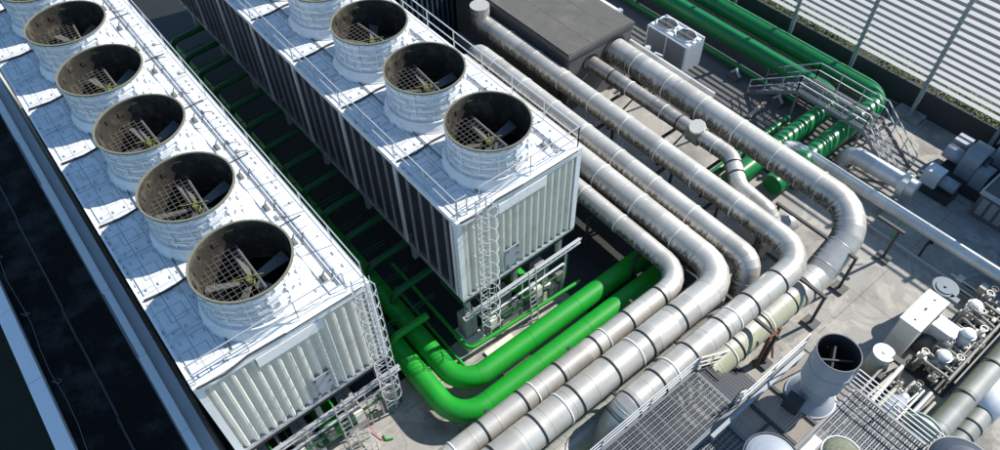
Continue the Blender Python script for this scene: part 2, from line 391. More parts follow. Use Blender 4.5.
for i in range(26):
    x = -50+i*2.2+random.uniform(-.3, .3); y = -4.55
    p = [(x, y, -5.7), (x+.18, y+.05, -5.5), (x+.35, y+.2, -5.6), (x+.2, y+.33, -5.72), (x+.02, y+.2, -5.73)]
    if i % 2: mb.tube(fillet(p, .05, 2), .014, 6)
mb.tube([(-50, -4.5, -5.72)]+[(-48+i*1.5, -4.42+.08*math.sin(i*1.7), -5.72) for i in range(37)], .012, 6)
mb.build('lightning_cable', MT['post'], t)
mb = MB()
for y in (-3.1,):
    for i in range(30): mb.box(-58+i*2.2, -58+i*2.2+2.18, y+.02*math.sin(i*2.1), y+.09+.02*math.sin(i*2.1), -5.75, -5.715)
mb.build('roof_seam', MT['steel'], t)

# ------------------------------------------------------------------ cooling towers
def fan_stack(parent, c):
    """one stack: shell, staggered panels, stained liner, guard grid, rotor, hub"""
    H, Rr = 1.976, 1.70
    mb = MB()
    mb.lathe([(1.98, .02), (1.93, .06), (1.78, .34), (1.74, .40), (1.80, .40), (1.80, .46), (1.66, .47), (1.64, .9), (1.65, 1.4), (1.69, H-.06)], c, 56)
    for z in (.80, 1.16, 1.52): mb.lathe([(1.64, z-.025), (1.70, z-.025), (1.70, z+.025), (1.64, z+.025)], c, 56)
    for k in range(14):
        a = 2*math.pi*k/14; ca, sa = math.cos(a), math.sin(a)
        M3 = Matrix.Rotation(a, 3, 'Z')
        mb.obox((c[0]+1.69*ca, c[1]+1.69*sa, c[2]+1.18), (.03, .022, .72), M3)
    mb.cur = 1
    for row in range(4):
        z0 = c[2]+.53+row*.36
        for k in range(14):
            a = 2*math.pi*(k+.5*(row % 2)+.25)/14
            M3 = Matrix.Rotation(a, 3, 'Z')
            mb.obox((c[0]+1.688*math.cos(a), c[1]+1.688*math.sin(a), z0+.14), (.022, .27, .075), M3)
    s_ = mb.build('fan_stack', [MT['stackw'], MT['pad']], parent)
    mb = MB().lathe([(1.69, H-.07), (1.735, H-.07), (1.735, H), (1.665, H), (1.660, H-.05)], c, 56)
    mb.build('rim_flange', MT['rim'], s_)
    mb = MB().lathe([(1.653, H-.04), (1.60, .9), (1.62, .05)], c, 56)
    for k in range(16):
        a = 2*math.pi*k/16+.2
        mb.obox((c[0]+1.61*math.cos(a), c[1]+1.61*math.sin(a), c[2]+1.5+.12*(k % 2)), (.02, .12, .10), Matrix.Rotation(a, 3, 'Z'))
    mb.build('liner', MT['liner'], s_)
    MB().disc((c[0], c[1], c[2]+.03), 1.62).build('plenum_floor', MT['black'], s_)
    zg = c[2]+1.0
    mb = MB()
    k = -1.5
    while k <= 1.51:
        L = math.sqrt(max(0, 1.6**2-k*k))
        mb.bar((c[0]+k, c[1]-L, zg), (c[0]+k, c[1]+min(L, .25), zg), .011)
        if k < .3: mb.bar((c[0]-L, c[1]+k, zg+.016), (c[0]+L, c[1]+k, zg+.016), .011)
        k += .214
    mb.bar((c[0]-1.5, c[1]+.27, zg+.02), (c[0]+1.5, c[1]+.27, zg+.02), .05)
    mb.build('fan_guard', MT['fanwire'], s_)
    mb = MB()
    for k in range(5):
        a = 2*math.pi*k/5+.5
        M3 = Matrix.Rotation(a, 3, 'Z') @ Matrix.Rotation(.35, 3, 'X')
        P = []
        for z in (-.02, .02):
            for x, y in ((.25, -.13), (1.5, -.24), (1.5, .2), (.25, .13)):
                P.append(V((c[0], c[1], c[2]+.72))+M3 @ V((x, y, z)))
        mb.quadbox([P[0], P[1], P[2], P[3], P[4], P[5], P[6], P[7]])
    mb.build('fan_rotor', MT['blade'], s_)
    mb = MB().cyl((c[0], c[1], c[2]+.3), (c[0], c[1], c[2]+.9), .15, n=16)
    mb.bar((c[0]-.1, c[1]-.5, zg+.06), (c[0]+.25, c[1]+.45, zg+.06), .035); mb.bar((c[0]-.15, c[1]+.1, zg+.06), (c[0]+.25, c[1]-.1, zg+.06), .035)
    mb.build('hub', MT['yellow'], s_)
    return s_

def rail(parent, pts, h=1.08, spacing=2.1, name='guard_rail', d=.038, bars=2, matl=None):
    mb = MB()
    for a, b in zip(pts, pts[1:]):
        a, b = V(a), V(b); L = (b-a).length; n = max(1, round(L/spacing))
        for i in range(n+1):
            p = a+(b-a)*i/n; mb.bar(p, p+V((0, 0, h)), d)
        for k in range(bars):
            z = h*(1-k/bars); mb.bar(a+V((0, 0, z)), b+V((0, 0, z)), d)
    return mb.build(name, matl or MT['galv'], parent)

def ladder(parent, x, y, ztop, zbot):
    mb = MB()
    for s in (-.24, .24): mb.bar((x, y+s, zbot), (x, y+s, ztop), .045)
    z = zbot+.15
    while z < ztop-.1: mb.bar((x, y-.24, z), (x, y+.24, z), .022); z += .3
    for z in (-.6, -2.4, -4.4):
        for s in (-.24, .24): mb.bar((x, y+s, z), (x-.3, y+s, z), .04)
    l = mb.build('ladder', MT['galv'], parent)
    mb = MB(); hoops = []
    z = zbot+1.9; nn = 10
    while z <= ztop:
        pts = [(x+.38-.42*math.cos(a)*1.0, y+.40*math.sin(a), z) for a in [R_(35)+R_(290)*i/nn for i in range(nn+1)]]
        for a, b in zip(pts, pts[1:]): mb.bar(a, b, .032, .02)
        z += .74
    for i in (1, 3, 5, 7, 9)[::1]:
        a = R_(35)+R_(290)*i/nn; px, py = x+.38-.42*math.cos(a), y+.40*math.sin(a)
        mb.bar((px, py, zbot+1.9), (px, py, ztop), .02)
    mb.build('safety_cage', MT['galv'], l)
    return l

def tower(xf, y0, W, pitch, cx, n, label, lad_y, sign_y, door_y, left_rail):
    y1 = y0+W; xb = xf-n*pitch; zb = -5.1
    t = thing('cooling_tower', (xf-n*pitch/2, y0+W/2, G), label, 'cooling tower', 'rows of rooftop cooling towers')
    MB().box(xb, xf, y0, y1, -.12, 0).build('deck', MT['deck'], t)
    MB().box(xb+.2, xf-.35, y0+.35, y1-.35, zb+.1, -.14).build('fill_core', MT['black'], t)
    # corrugated end walls
    for xx, sgn in ((xf-.165, 1), (xb+.165, -1)):
        mb = MB(); prof = []
        y = y0+.22; k = 0; per = .36
        nper = int((W-.44)/per); per = (W-.44)/nper
        for i in range(nper):
            for f, d in ((0, 0), (.16, 0), (.42, .15), (.66, .15), (.90, 0)): prof.append((y+(i+f)*per, d))
        prof.append((y1-.22, 0))
        for (ya, da), (yb, db) in zip(prof, prof[1:]):
            o = len(mb.v); mb.v += [(xx+sgn*da, ya, zb+.08), (xx+sgn*db, yb, zb+.08), (xx+sgn*db, yb, -.3), (xx+sgn*da, ya, -.3)]
            mb.face((o, o+1, o+2, o+3) if sgn > 0 else (o+3, o+2, o+1, o))
        mb.box(xx-.12, xx-.05, y0+.2, y1-.2, zb+.06, -.3)
        mb.build('end_cladding', MT['clad'], t)
    for yy in (y0+.1, y1-.1): MB().box(xf-.22, xf+.012, yy-.13, yy+.13, zb, -.305).build('corner_trim', MT['white'], t)
    MB().box(xf-.3, xf+.03, y0-.03, y1+.03, -.30, .035).build('fascia', MT['white'], t)
    MB().box(xb-.03, xb+.3, y0-.03, y1+.03, -.30, .035).build('fascia', MT['white'], t)
    for ya, yb in ((y0-.03, y0+.06), (y1-.06, y1+.03)): MB().box(xb+.31, xf-.31, ya, yb, -.22, .03).build('edge_trim', MT['white'], t)
    MB().box(xf+.012, xf+.05, sign_y, sign_y+2.5, -.86, -.34).build('sign_board', MT['white'], t)
    d = MB().box(xf+.012, xf+.055, door_y, door_y+.8, -4.75, -3.5).build('access_panel', MT['drum'], t)
    mb = MB()
    for yy, zz in ((.12, -3.62), (.68, -3.62), (.12, -4.6), (.68, -4.6), (.68, -4.1)): mb.box(xf+.056, xf+.085, door_y+yy-.04, door_y+yy+.04, zz-.04, zz+.04)
    mb.build('latch', MT['steel'], d)
    # base frame, under beam, legs
    mb = MB()
    for xx in (xf-.12, xb+.12): mb.box(xx-.12, xx+.12, y0-.02, y1+.02, zb-.16, zb+.02)
    for yy in (y0+.1, y1-.1): mb.box(xb+.25, xf-.25, yy-.1, yy+.1, zb-.16, zb+.02)
    mb.build('base_frame', MT['galv'], t)
    MB().box(xb+.3, xf-.3, y0+.35, y1-.35, zb-.9, zb-.2).build('water_basin', MT['steel'], t)
    mb = MB()
    for z in (-6.22, -5.98): mb.box(xf+.14, xf+.30, y0-.1, y1+.3, z-.04, z+.02)
    yy = y0
    while yy < y1+.2: mb.bar((xf+.22, yy, -6.2), (xf+.22, yy+.22, -6.0), .05); yy += .3
    mb.build('walkway_beam', MT['galv'], t)
    for i in range(n+1):
        for yy in (y0+.45, y0+W/2, y1-.45):
            xx = xf-.45-i*(n*pitch-.9)/n
            MB().box(xx-.11, xx+.11, yy-.11, yy+.11, -7.0, zb-.16).build('leg', MT['galv'], t)
    # louvre banks: copies share the mesh
    proto = {}
    for i in range(n):
        xa = xf-i*pitch
        for side, yy, sg in (('L', y0, -1), ('R', y1, 1)):
            if side not in proto:
                mb = MB(); z = zb+.12
                Mx = Matrix.Rotation(sg*R_(50), 3, 'X')
                while z < -.35:
                    mb.obox((xf-pitch/2, yy-sg*.07, z), (pitch/2-.11, .036, .010), Mx); z += .20
                proto[side] = lo = mb.build('louvre_bank', MT['louvre'], t)
                mb = MB()
                for k in range(1, 5): mb.box(xf-k*pitch/5-.03, xf-k*pitch/5+.03, yy-.03 if sg < 0 else yy-.08, yy+.08 if sg < 0 else yy+.03, zb+.03, -.25)
                mb.build('mullion', MT['mull2'], lo)
            else:
                copy_tree(proto[side], t, (-i*pitch, 0, 0))
    mb = MB()
    for i in range(n+1):
        for yy, sg in ((y0, -1), (y1, 1)):
            xx = xf-i*pitch; xx = min(max(xx, xb+.36), xf-.36) if i in (0, n) else xx
            MB().box(xx-.09, xx+.09, yy-.05, yy+.05, zb+.03, -.24).build('louvre_post', MT['post_l'], t)
    # stacks
    s0 = fan_stack(t, (cx, y0+W/2, 0))
    cl = V((cx, y0+W/2, 0))-V(t.location)
    for i in range(1, n):
        sc_ = copy_tree(s0, t, (-i*pitch, 0, 0))
        for ch in sc_.children:
            if ch.name.startswith(('fan_rotor', 'hub', 'fan_guard')):
                a = random.uniform(0, 6.28) if ch.name.startswith('fan_rotor') else random.uniform(-.12, .12)
                Rz = Matrix.Rotation(a, 3, 'Z'); ch.rotation_euler = (0, 0, a); ch.location = cl-Rz @ cl
    # hatch covers, lugs, conduits
    g0 = None; hl = None
    for i in range(n):
        for k, off in enumerate((-1.02, 1.02)):
            xx = cx-i*pitch+off
            if g0 is None:
                g0 = MB().box(xx-.93, xx+.93, y0+.16, y0+1.42, 0, .018).build('hatch_gasket', MT['mull'], t)
                mb = MB().box(xx-.90, xx+.90, y0+.19, y0+1.39, .018, .045).box(xx-.33, xx+.33, y0+.5, y0+1.08, .045, .05)
                mb.cur = 1
                for a in (-.34, .34): mb.box(xx+a-.015, xx+a+.015, y0+.49, y0+1.09, .045, .052)
                for b in (.49, 1.09): mb.box(xx-.34, xx+.34, y0+b-.015, y0+b+.015, .045, .054)
                for a in (-.75, .75):
                    for b in (.35, .79, 1.23): mb.box(xx+a-.07, xx+a+.07, y0+b-.022, y0+b+.022, .045, .09)
                mb.build('hatch_cover', [MT['deck'], MT['hline']], g0)
                x_0 = xx
            else: copy_tree(g0, t, (xx-x_0, 0, 0))
    lug = None
    for i in range(n*2):
        xx = cx+1.0-i*pitch/2; yy = y1-1.15
        if lug is None:
            mb = MB().box(xx-.16, xx+.16, yy-.1, yy+.1, .0, .1).bar((xx-.1, yy, .1), (xx-.1, yy+.12, .32), .04).bar((xx+.3, yy+.2, .03), (xx-.2, yy+.5, .03), .03)
            lug = mb.build('lifting_lug', MT['fanwire'], t); x_0 = xx
        else: copy_tree(lug, t, (xx-x_0, 0, 0))
    mb = MB()
    for yy in (y0+1.62, y1-.85): mb.bar((xb+.5, yy, .05), (xf-.5, yy, .05), .035)
    for i in range(n):
        xx = cx-i*pitch+pitch/2
        pts = [(xx, y0+.1, .06), (xx+.1, y0+1.0, .06), (xx-.05, y0+1.9, .06), (xx, y0+W/2, .06)]
        mb.tube(pts, .045, 6); mb.bar((xx, y0+W/2, .05), (xx, y1-.3, .05), .03)
    mb.build('conduit', MT['steel'], t)
    mb = MB(); rd = random.Random(int(y0)+3)
    for i in range(int(n*pitch/.355)):
        xx = xf-.5-i*.355
        for yy, q in ((y0+1.5, .5), (y0+.1, .3), (y1-.32, .5), (y1-.72, .55), (y1-1.62, .5)):
            if rd.random() < q:
                L = rd.uniform(.03, .10); mb.box(xx-L, xx+L, yy-.016, yy+.016, 0, .03)
        if rd.random() < .3:
            yy = y1-rd.uniform(.3, 1.5); mb.box(xx-.015, xx+.015, yy-.2, yy+.2, 0, .012)
        if rd.random() < .2:
            yy = y1-rd.uniform(.2, 1.6); mb.box(xx-.12, xx+.12, yy-.05, yy+.05, 0, .05); mb.bar((xx, yy, .03), (xx+.2, yy+.35, .02), .02)
    kind(mb.build('deck_fixing', MT['fix'], t), 'stuff')
    rail(t, [(xf-.12, y0+.15, .03), (xf-.12, lad_y-.3, .03)])
    rail(t, [(xf-.12, lad_y+.3, .03), (xf-.12, y1-.1, .03), (xb+.2, y1-.1, .03)]) if lad_y+.6 < y1 else rail(t, [(xf-.12, y1-.1, .03), (xb+.2, y1-.1, .03)])
    if left_rail: rail(t, [(xf-.12, y0+.12, .03), (xb+.2, y0+.12, .03)])
    ladder(t, xf+.36, lad_y, 1.1, -8.5)
    return t

t1 = tower(3.98, 0.0, 6.55, 4.326, 1.881, 7, 'left cooling tower, its fan stacks and cream ribbed end closest to the dark flat roof', 6.05, 2.05, 3.38, False)
t2 = tower(3.855, 10.545, 6.406, 4.242, 1.826, 8, 'right cooling tower with louvred grey side, between the dark corridor and silver pipes', 11.45, 12.55, 12.84, True)

# piers under the tower ends (and further back)
pl = {}
PIER = 'concrete piers under the cooling towers'
places = [('under the left end of the left tower', 0.6, 1), ('under the middle of the left tower front, beside the green drum', 2.35, 1), ('under the right half of the left tower front, near its ladder', 4.5, 1),
          ('at the front left corner of the right tower behind its ladder', 10.95, 2), ('left of the green drum under the right tower front', 13.0, 2), ('right of the green drum under the right tower front', 15.3, 2)]
p0 = None
for lab, y, tw in places:
    if p0 is None:
        o = MB().box(3.05, 3.75, y-.35, y+.35, -8.5, -6.95).build('concrete_pier', MT['wallgrey'])
        me = o.data
        bpy.data.objects.remove(o)
        p0 = thing('concrete_pier', (3.4, y, G), 'concrete pier '+lab, 'pier', PIER)
        MB().box(3.08, 3.72, y-.32, y+.32, -8.6, -7.0).build('shaft', MT['concrete'], p0)
        MB().box(2.9, 4.05, y-.5, y+.5, G, -8.6).build('plinth', MT['cream'], p0); y_0 = y
    else:
        c = copy_tree(p0, None, (0, y-y_0, 0)); c['label'] = 'concrete pier '+lab
# green drums under both fronts
for y, lab in ((3.55, 'green dished drum end under the left tower front'), (14.55, 'green dished drum end under the right tower front')):
    t = thing('green_drum', (2.6, y, G), lab, 'drum', 'green drums under the towers')
    mb = MB().cyl((1.2, y, -8.35), (3.7, y, -8.35), .52, n=28, caps=False)
    k = 6
    for i in range(k):
        a0, a1 = i/k*math.pi/2, (i+1)/k*math.pi/2
        mb.cyl((3.7+.28*math.sin(a0), y, -8.35), (3.7+.28*math.sin(a1), y, -8.35), .52*math.cos(a0), max(.004, .52*math.cos(a1)), n=28, caps=False)
    mb.build('drum_shell', MT['green'], t)
    for xx in (3.5, 3.0): MB().ring((xx, y, -8.35), (1, 0, 0), .52, .06, .03).build('flange', MT['green'], t)
    MB().box(1.6, 1.8, y-.4, y+.4, G, -8.6).box(3.2, 3.36, y-.4, y+.4, G, -8.7).build('saddle', MT['steel'], t)
for yb_, lab in ((10.9, 'tangle of thin grey service pipes under the right tower front'), (1.0, 'tangle of thin grey service pipes under the left tower front')):
    t = thing('service_pipework', (3.6, yb_+2.5, G), lab, 'pipework', 'service pipework below the tower fronts')
    for q in range(5):
        z = -6.5-.42*q; xx = 4.05+.12*(q % 3)
        MB().tube(fillet([(1.5, yb_+.4*q, z), (xx, yb_+.4*q, z), (xx, yb_+5.6-.3*q, z), (xx, yb_+5.6-.3*q, G)], .15, 4), .045+.02*(q % 2), 8).build('line', MT['galv'] if q % 2 else MT['dgreen'], t)
    for q in range(4):
        y = yb_+.9+1.35*q
        MB().box(3.9, 4.35, y-.2, y+.2, -8.0+.2*(q % 2), -7.3).build('valve_box', MT['fanwire'] if q % 2 else MT['cream'], t)
        MB().bar((4.1, y+.5, G), (4.1, y+.5, -6.3), .06).build('upright', MT['galv'], t)
# short ladders/stands below the fronts
for y, lab in ((3.9, 'small grey access ladder beside the green drum of the left tower'), (14.0, 'small grey access ladder beside the green drum of the right tower')):
    mb = MB()
    for s in (-.2, .2): mb.bar((4.7, y+s, G), (4.35, y+s, -5.4), .05)
    for i in range(11): mb.bar((4.7-.035*i, y-.2, G+.3+.33*i), (4.7-.035*i, y+.2, G+.3+.33*i), .03)
    tag(mb.build('access_ladder', MT['galv']), lab, 'ladder', 'access ladders below the towers')
for y, lab in ((4.0, 'wire frame basket standing by the left tower ladder foot'),):
    mb = MB()
    for z in (-8.8, -8.3): 
        for a, b in (((4.6, 3.4), (5.3, 3.4)), ((5.3, 3.4), (5.3, 4.6)), ((5.3, 4.6), (4.6, 4.6)), ((4.6, 4.6), (4.6, 3.4))): mb.bar((*a, z), (*b, z), .035)
    for i in range(6): mb.bar((5.3, 3.4+i*.24, G), (5.3, 3.4+i*.24, -8.3), .03); mb.bar((4.6, 3.4+i*.24, G), (4.6, 3.4+i*.24, -8.3), .03)
    tag(mb.build('wire_barrier', MT['galv']), lab, 'barrier')
tag(MB().tube(fillet([(4.2, 4.75, -8.3), (4.4, 4.85, -9.1), (5.0, 4.9, -9.17), (5.2, 5.2, -9.17)], .15, 3), .018, 6).build('pink_hose', MT['pink']), 'short pink hose hanging onto the slab by the left tower pier', 'hose')
tag(MB().tube(fillet([(4.9, 5.1, -9.17), (5.15, 5.05, -9.15), (5.3, 5.35, -9.15)], .1, 2), .045, 8).build('green_hose', MT['green']), 'short green hose end lying on the slab by the left tower', 'hose')

# ------------------------------------------------------------------ pipes
def along(pts, s):
    for a, b in zip(pts, pts[1:]):
        L = (V(b)-V(a)).length
        if s <= L: return V(a)+(V(b)-V(a))*s/L, (V(b)-V(a)).normalized()
        s -= L
    return V(pts[-1]), (V(pts[-1])-V(pts[-2])).normalized()
def pipe(label, path, r, matl, R, name='silver_pipe', group=None, seams=1.2, straps=(), blacks=(), caps=True, k=5, n=32, cat='pipe', th=.008):
    pts = fillet(path, R, k) if R else [V(p) for p in path]
    t = thing(name, (path[0][0], path[0][1], G), label, cat, group)
    mb = MB().tube(pts, r, n, caps)
    if seams:
        s = .3; tot = sum((b-a).length for a, b in zip(pts, pts[1:]))
        while s < tot:
            p, d = along(pts, s); mb.ring(p, d, r-.003, .035, th, n); s += seams
        for a, b, c in zip(pts, pts[1:], pts[2:]):
            pass
    b_ = mb.build('pipe_body', matl, t)
    for s in straps:
        p, d = s
        MB().ring(p, d, r+.004, .06, .022, n).build('strap', MT['band_w'], t)
    for s in blacks:
        p, d = s
        MB().ring(p, d, r+.004, .075, .028, n).build('clamp_band', MT['band_b'], t)
    return t
X, Y = (1, 0, 0), (0, 1, 0)
SG = 'large silver pipes bending round the right tower'
def xs(y, z, a, b, st): 
    o = []; x = a
    while x < b: o.append(((x, y, z), X)); x += st
    return o
def ys(x, z, a, b, st):
    o = []; y = a
    while y < b: o.append(((x, y, z), Y)); y += st
    return o
# a: innermost
pipe('thinnest silver pipe in the bundle, its bend closest to the right tower corner', [(-10, 19.5, -6.2), (8.62, 19.5, -6.2), (8.62, -3, -6.2)], .49, MT['silver'], 1.25, group=SG,
     straps=xs(19.5, -6.2, -8, 6.8, 2.5)+ys(8.62, -6.2, -1.6, 17.9, 4.0), blacks=ys(8.62, -6.2, -2.2, 18.1, 2.0))
pipe('widest silver pipe in the bundle, second out from the right tower', [(-10, 20.85, -6.0), (9.95, 20.85, -6.0), (9.95, -3, -6.0)], .70, MT['silver'], 1.45, group=SG,
     straps=xs(20.85, -6, -8.6, 7.8, 2.6)+ys(9.95, -6, -1.25, 18.5, 4.0), blacks=ys(9.95, -6, -2.6, 19.2, 2.0))
pipe('silver pipe third out from the right tower, whose bend dives down between its neighbours', [(-10.6, 22.35, -9.2), (-10.6, 22.35, -6.0), (9.98, 22.35, -6.0), (10.72, 21.3, -8.1), (10.72, 5, -8.1)], .60, MT['silver'], [.8, .75, .7], group=SG, k=4,
     straps=xs(22.35, -6, -8.5, 9, 2.5))
pipe('silver pipe fourth out, bending round to a capped drop beside the steel grating', [(-12.6, 24.35, -4.75), (-12.6, 24.35, -5.95), (-11.6, 24.45, -5.98), (11.50, 24.55, -6.0), (11.50, 12.6, -6.0), (11.50, 11.6, -8.9)], .61, MT['silver'], [.45, .4, 1.5, .9], group=SG,
     straps=xs(24.5, -6, -10, 8.5, 2.5)+ys(11.50, -6, 15.3, 22.6, 3.9), blacks=ys(11.50, -6, 14.5, 23, 1.95)+[((11.50, 13.0, -6.05), Y), ((11.50, 12.35, -6.35), (0, .9, .5))])
pipe('browned thin pipe leaving the grey block and ending at the pale valve collar', [(-5.3, 27.0, -6.15), (2.4, 27.1, -6.15)], .44, MT['rustclad'], None, name='browned_pipe',
     straps=[((-2.2, 27.05, -6.15), X), ((.4, 27.07, -6.15), X)], blacks=[((-3.6, 27.0, -6.15), X), ((1.5, 27.1, -6.15), X)])
pipe('silver pipe kinking sideways from the pale valve collar, then dropping beside the bundle', [(3.0, 27.1, -6.15), (5.0, 27.15, -6.15), (6.6, 25.85, -6.25), (8.9, 25.75, -6.4), (9.0, 25.7, -9.1)], .45, MT['silver'], [1.0, 1.0, .75], k=4,
     straps=[((4.0, 27.12, -6.15), X)], blacks=[((6.05, 26.3, -6.21), (.8, -.65, 0)), ((5.5, 26.74, -6.18), (.8, -.65, 0))])
t = thing('valve_collar', (2.75, 27.1, G), 'pale faceted valve collar joining the browned pipe and the kinked silver pipe', 'valve')
MB().cyl((2.3, 27.1, -6.15), (3.1, 27.1, -6.15), .56, n=8, sm=False).build('housing', MT['greyclad'], t)
MB().cyl((2.72, 27.0, -5.62), (2.72, 26.95, -5.5), .46, .44, n=10, sm=False).build('cap', MT['cream'], t)
pipe('thickest silver pipe, leaving the grey block and swinging round beyond the bundle onto the rack', [(-5.3, 28.95, -6.15), (11.85, 28.85, -6.15), (12.0, 25.6, -7.85), (12.0, 23.9, -7.93)], .75, MT['silver'], [1.9, .6], group=SG, k=6, blacks=[((12.0, 24.4, -7.93), Y)],
     straps=xs(28.9, -6.15, -3.4, 9.5, 2.5))
t = pipe('pale mossy pipe running low beside the steel stair, under the outer silver pipe', [(12.0, 23.95, -7.93), (12.0, 15.3, -7.98)], .68, MT['mossy'], None, name='mossy_pipe', group=SG, seams=1.9,
     blacks=ys(12.0, -7.95, 15.6, 23.5, 1.9), straps=ys(12.0, -7.95, 16.3, 23.5, 2.6))
pipe('yellowish low pipe glimpsed under the gap between the silver pipes', [(10.72, 20.9, -8.12), (10.72, 5.2, -8.12)], .62, MT['mossy'], None, name='mossy_pipe', group=SG, seams=1.7)
pipe('slim pale straight pipe crossing to the right edge above the concrete', [(4.9, 29.6, -8.4), (5.6, 32.2, -7.9), (32, 32.45, -7.9)], .33, MT['silver2'], [.8], name='slim_pipe', seams=2.6, n=24)
t = pipe('short silver elbow rising from the roof to an open flanged end', [(8.0, 34.3, G), (8.0, 34.3, -8.0), (12.0, 34.45, -8.0)], .5, MT['silver2'], [.75], name='flanged_elbow', straps=[((8.0, 34.3, -8.95), (0, 0, 1))])
MB().cyl((11.2, 34.43, -8.0), (11.55, 34.43, -8.0), .66, n=8, sm=False).build('end_flange', MT['cream'], t)
pipe('dark banded pipe stub under the kink of the browned pipe', [(8.1, 25.6, -8.6), (8.9, 28.2, -8.6)], .5, MT['silver2'], None, name='pipe_stub', blacks=[((8.35, 26.4, -8.6), (.3, .95, 0)), ((8.6, 27.2, -8.6), (.3, .95, 0))], seams=.5)

# green pipes, front
GG = 'bright green pipes in front of the right tower'
pipe('inner bright green pipe, bending closely below the right tower ladder', [(-26, 8.85, -8.15), (5.75, 8.85, -8.15), (5.75, 20.5, -8.15)], .50, MT['green'], 1.25, name='green_pipe', group=GG, seams=2.9, k=12)
pipe('outer bright green pipe with its wide bend closest to the bottom of the photo', [(1.9, 7.75, -8.15), (6.98, 7.75, -8.15), (6.98, 20.9, -8.15)], .50, MT['green'], 1.35, name='green_pipe', group=GG, seams=2.9, k=12)
pipe('small green branch hooked from the end of the outer green pipe', [(2.1, 7.75, -8.1), (2.1, 7.75, -7.45), (2.15, 9.6, -7.35)], .19, MT['green'], [.3], name='green_branch_pipe', seams=0, k=6, n=16)
pipe('thin green pipe low along the right tower front beside the pale slab', [(-2, 10.3, -8.3), (4.35, 10.3, -8.3), (4.75, 16.8, -8.3)], .1, MT['green'], [.35], name='thin_green_pipe', seams=0, k=5, n=12)
pipe('second thin green pipe crossing below the right tower ladder', [(-1, 9.75, -8.75), (5.0, 9.75, -8.75)], .08, MT['green'], None, name='thin_green_pipe', seams=0, n=10)
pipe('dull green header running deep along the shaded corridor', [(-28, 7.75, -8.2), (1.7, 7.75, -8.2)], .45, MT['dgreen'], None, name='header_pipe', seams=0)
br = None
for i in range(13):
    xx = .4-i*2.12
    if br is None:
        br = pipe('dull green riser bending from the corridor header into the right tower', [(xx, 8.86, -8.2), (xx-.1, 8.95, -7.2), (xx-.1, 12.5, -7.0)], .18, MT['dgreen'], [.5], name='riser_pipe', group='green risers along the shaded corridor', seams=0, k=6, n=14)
        x_0 = xx
    else: copy_tree(br, None, (xx-x_0, 0, random.uniform(-.1, .1)))
cp = None
for i in range(13):
    xx = 1.2-i*2.12
    mb = MB()
    if cp is None:
        for dy in (0, .28): mb.tube([(xx, 6.2, -7.7-dy), (xx, 10.6, -7.6-dy)], .03, 8)
        cp = mb.build('thin_green_pair', MT['dgreen']); tag(cp, 'pair of thin green lines crossing the shaded corridor', 'pipe', 'thin green lines across the shaded corridor'); x_0 = xx
    else:
        c = cp.copy(); COL.objects.link(c); c.location = (xx-x_0, 0, 0)
tag(MB().box(4.5, 6.0, 11.0, 12.6, G, G+.12).build('pale_slab', MT['cream']), 'pale square slab at the foot of the right tower ladder', 'slab')
for i in range(3):
    pass

# green pipes, rear right
GR = 'deep green pipes by the louvred screen'
for y, xe, ye, lab in ((37.5, 5.1, 27.6, 'inner deep green pipe, bending under the walkway'), (39.6, 6.75, 29.2, 'outer deep green pipe along the louvred screen, bending beyond the walkway')):
    t = pipe(lab, [(-30, y, -7.9), (xe, y, -7.9), (xe, ye, -8.3)], .56 if y < 38 else .61, MT['dkgreen'], 1.3, name='deep_green_pipe', group=GR, seams=0, k=10)
    for i in range(4):
        yy = ye+.5+i*1.9
        if yy < y-2.2: MB().ring((xe, yy, -8.3+.4*(yy-ye)/(y-ye)), Y, .56 if y < 38 else .61, .07, .03).build('clamp_band', MT['dkgreen'], t)
pipe('thin deep green pipe beside the two ribbed green pipes', [(3.9, 27.5, -8.7), (3.9, 34.5, -8.5)], .2, MT['dkgreen'], None, name='thin_green_pipe', seams=.5, n=16)
pipe('low green kerb pipe along the foot of the inner deep green pipe', [(-30, 36.4, -8.75), (3.2, 36.4, -8.75)], .16, MT['dkgreen'], None, name='thin_green_pipe', seams=0, n=14)

# ------------------------------------------------------------------ pipe rack frames
FR = 'dark steel pipe rack frames'
def frame(x0, x1, y, ztop, label, legs, matl='steel', w_=.14):
    t = thing('pipe_rack_frame', ((x0+x1)/2, y, G), label, 'pipe rack', FR)
    MB().bar((x0, y, ztop), (x1, y, ztop), w_, w_).build('crossbeam', MT[matl], t)
    for lx in legs:
        l = MB().bar((lx, y, G+.03), (lx, y, ztop-w_/2), w_*.9).build('leg', MT[matl], t)
        MB().box(lx-.35, lx+.35, y-.3, y+.3, G, G+.16).build('footing', MT['wallgrey'], l)
    return t
frame(8.3, 12.95, 26.85, -6.72, 'long pale edged frame beam in front of the outermost bend', (12.88, 8.5))
frame(9.9, 13.3, 24.1, -7.0, 'frame under the bends with its foot on open concrete', (13.2,))
frame(12.0, 13.45, 30.2, -6.95, 'frame leg by the slim pale pipe with a green wire', (13.2,))
for yy, lab in ((20.6, 'frame beneath the mossy pipe closest to the rusty post'), (17.0, 'frame beneath the bundle hidden mostly by the grating'), (13.2, 'frame below the bundle left of the grating'), (8.6, 'frame under the lowest stretch of the bundle')):
    frame(7.7, 13.3 if yy > 18 else 12.9, yy, -6.82, lab, (7.9, 10.0, 13.1) if yy > 18 else (7.9, 10.0))
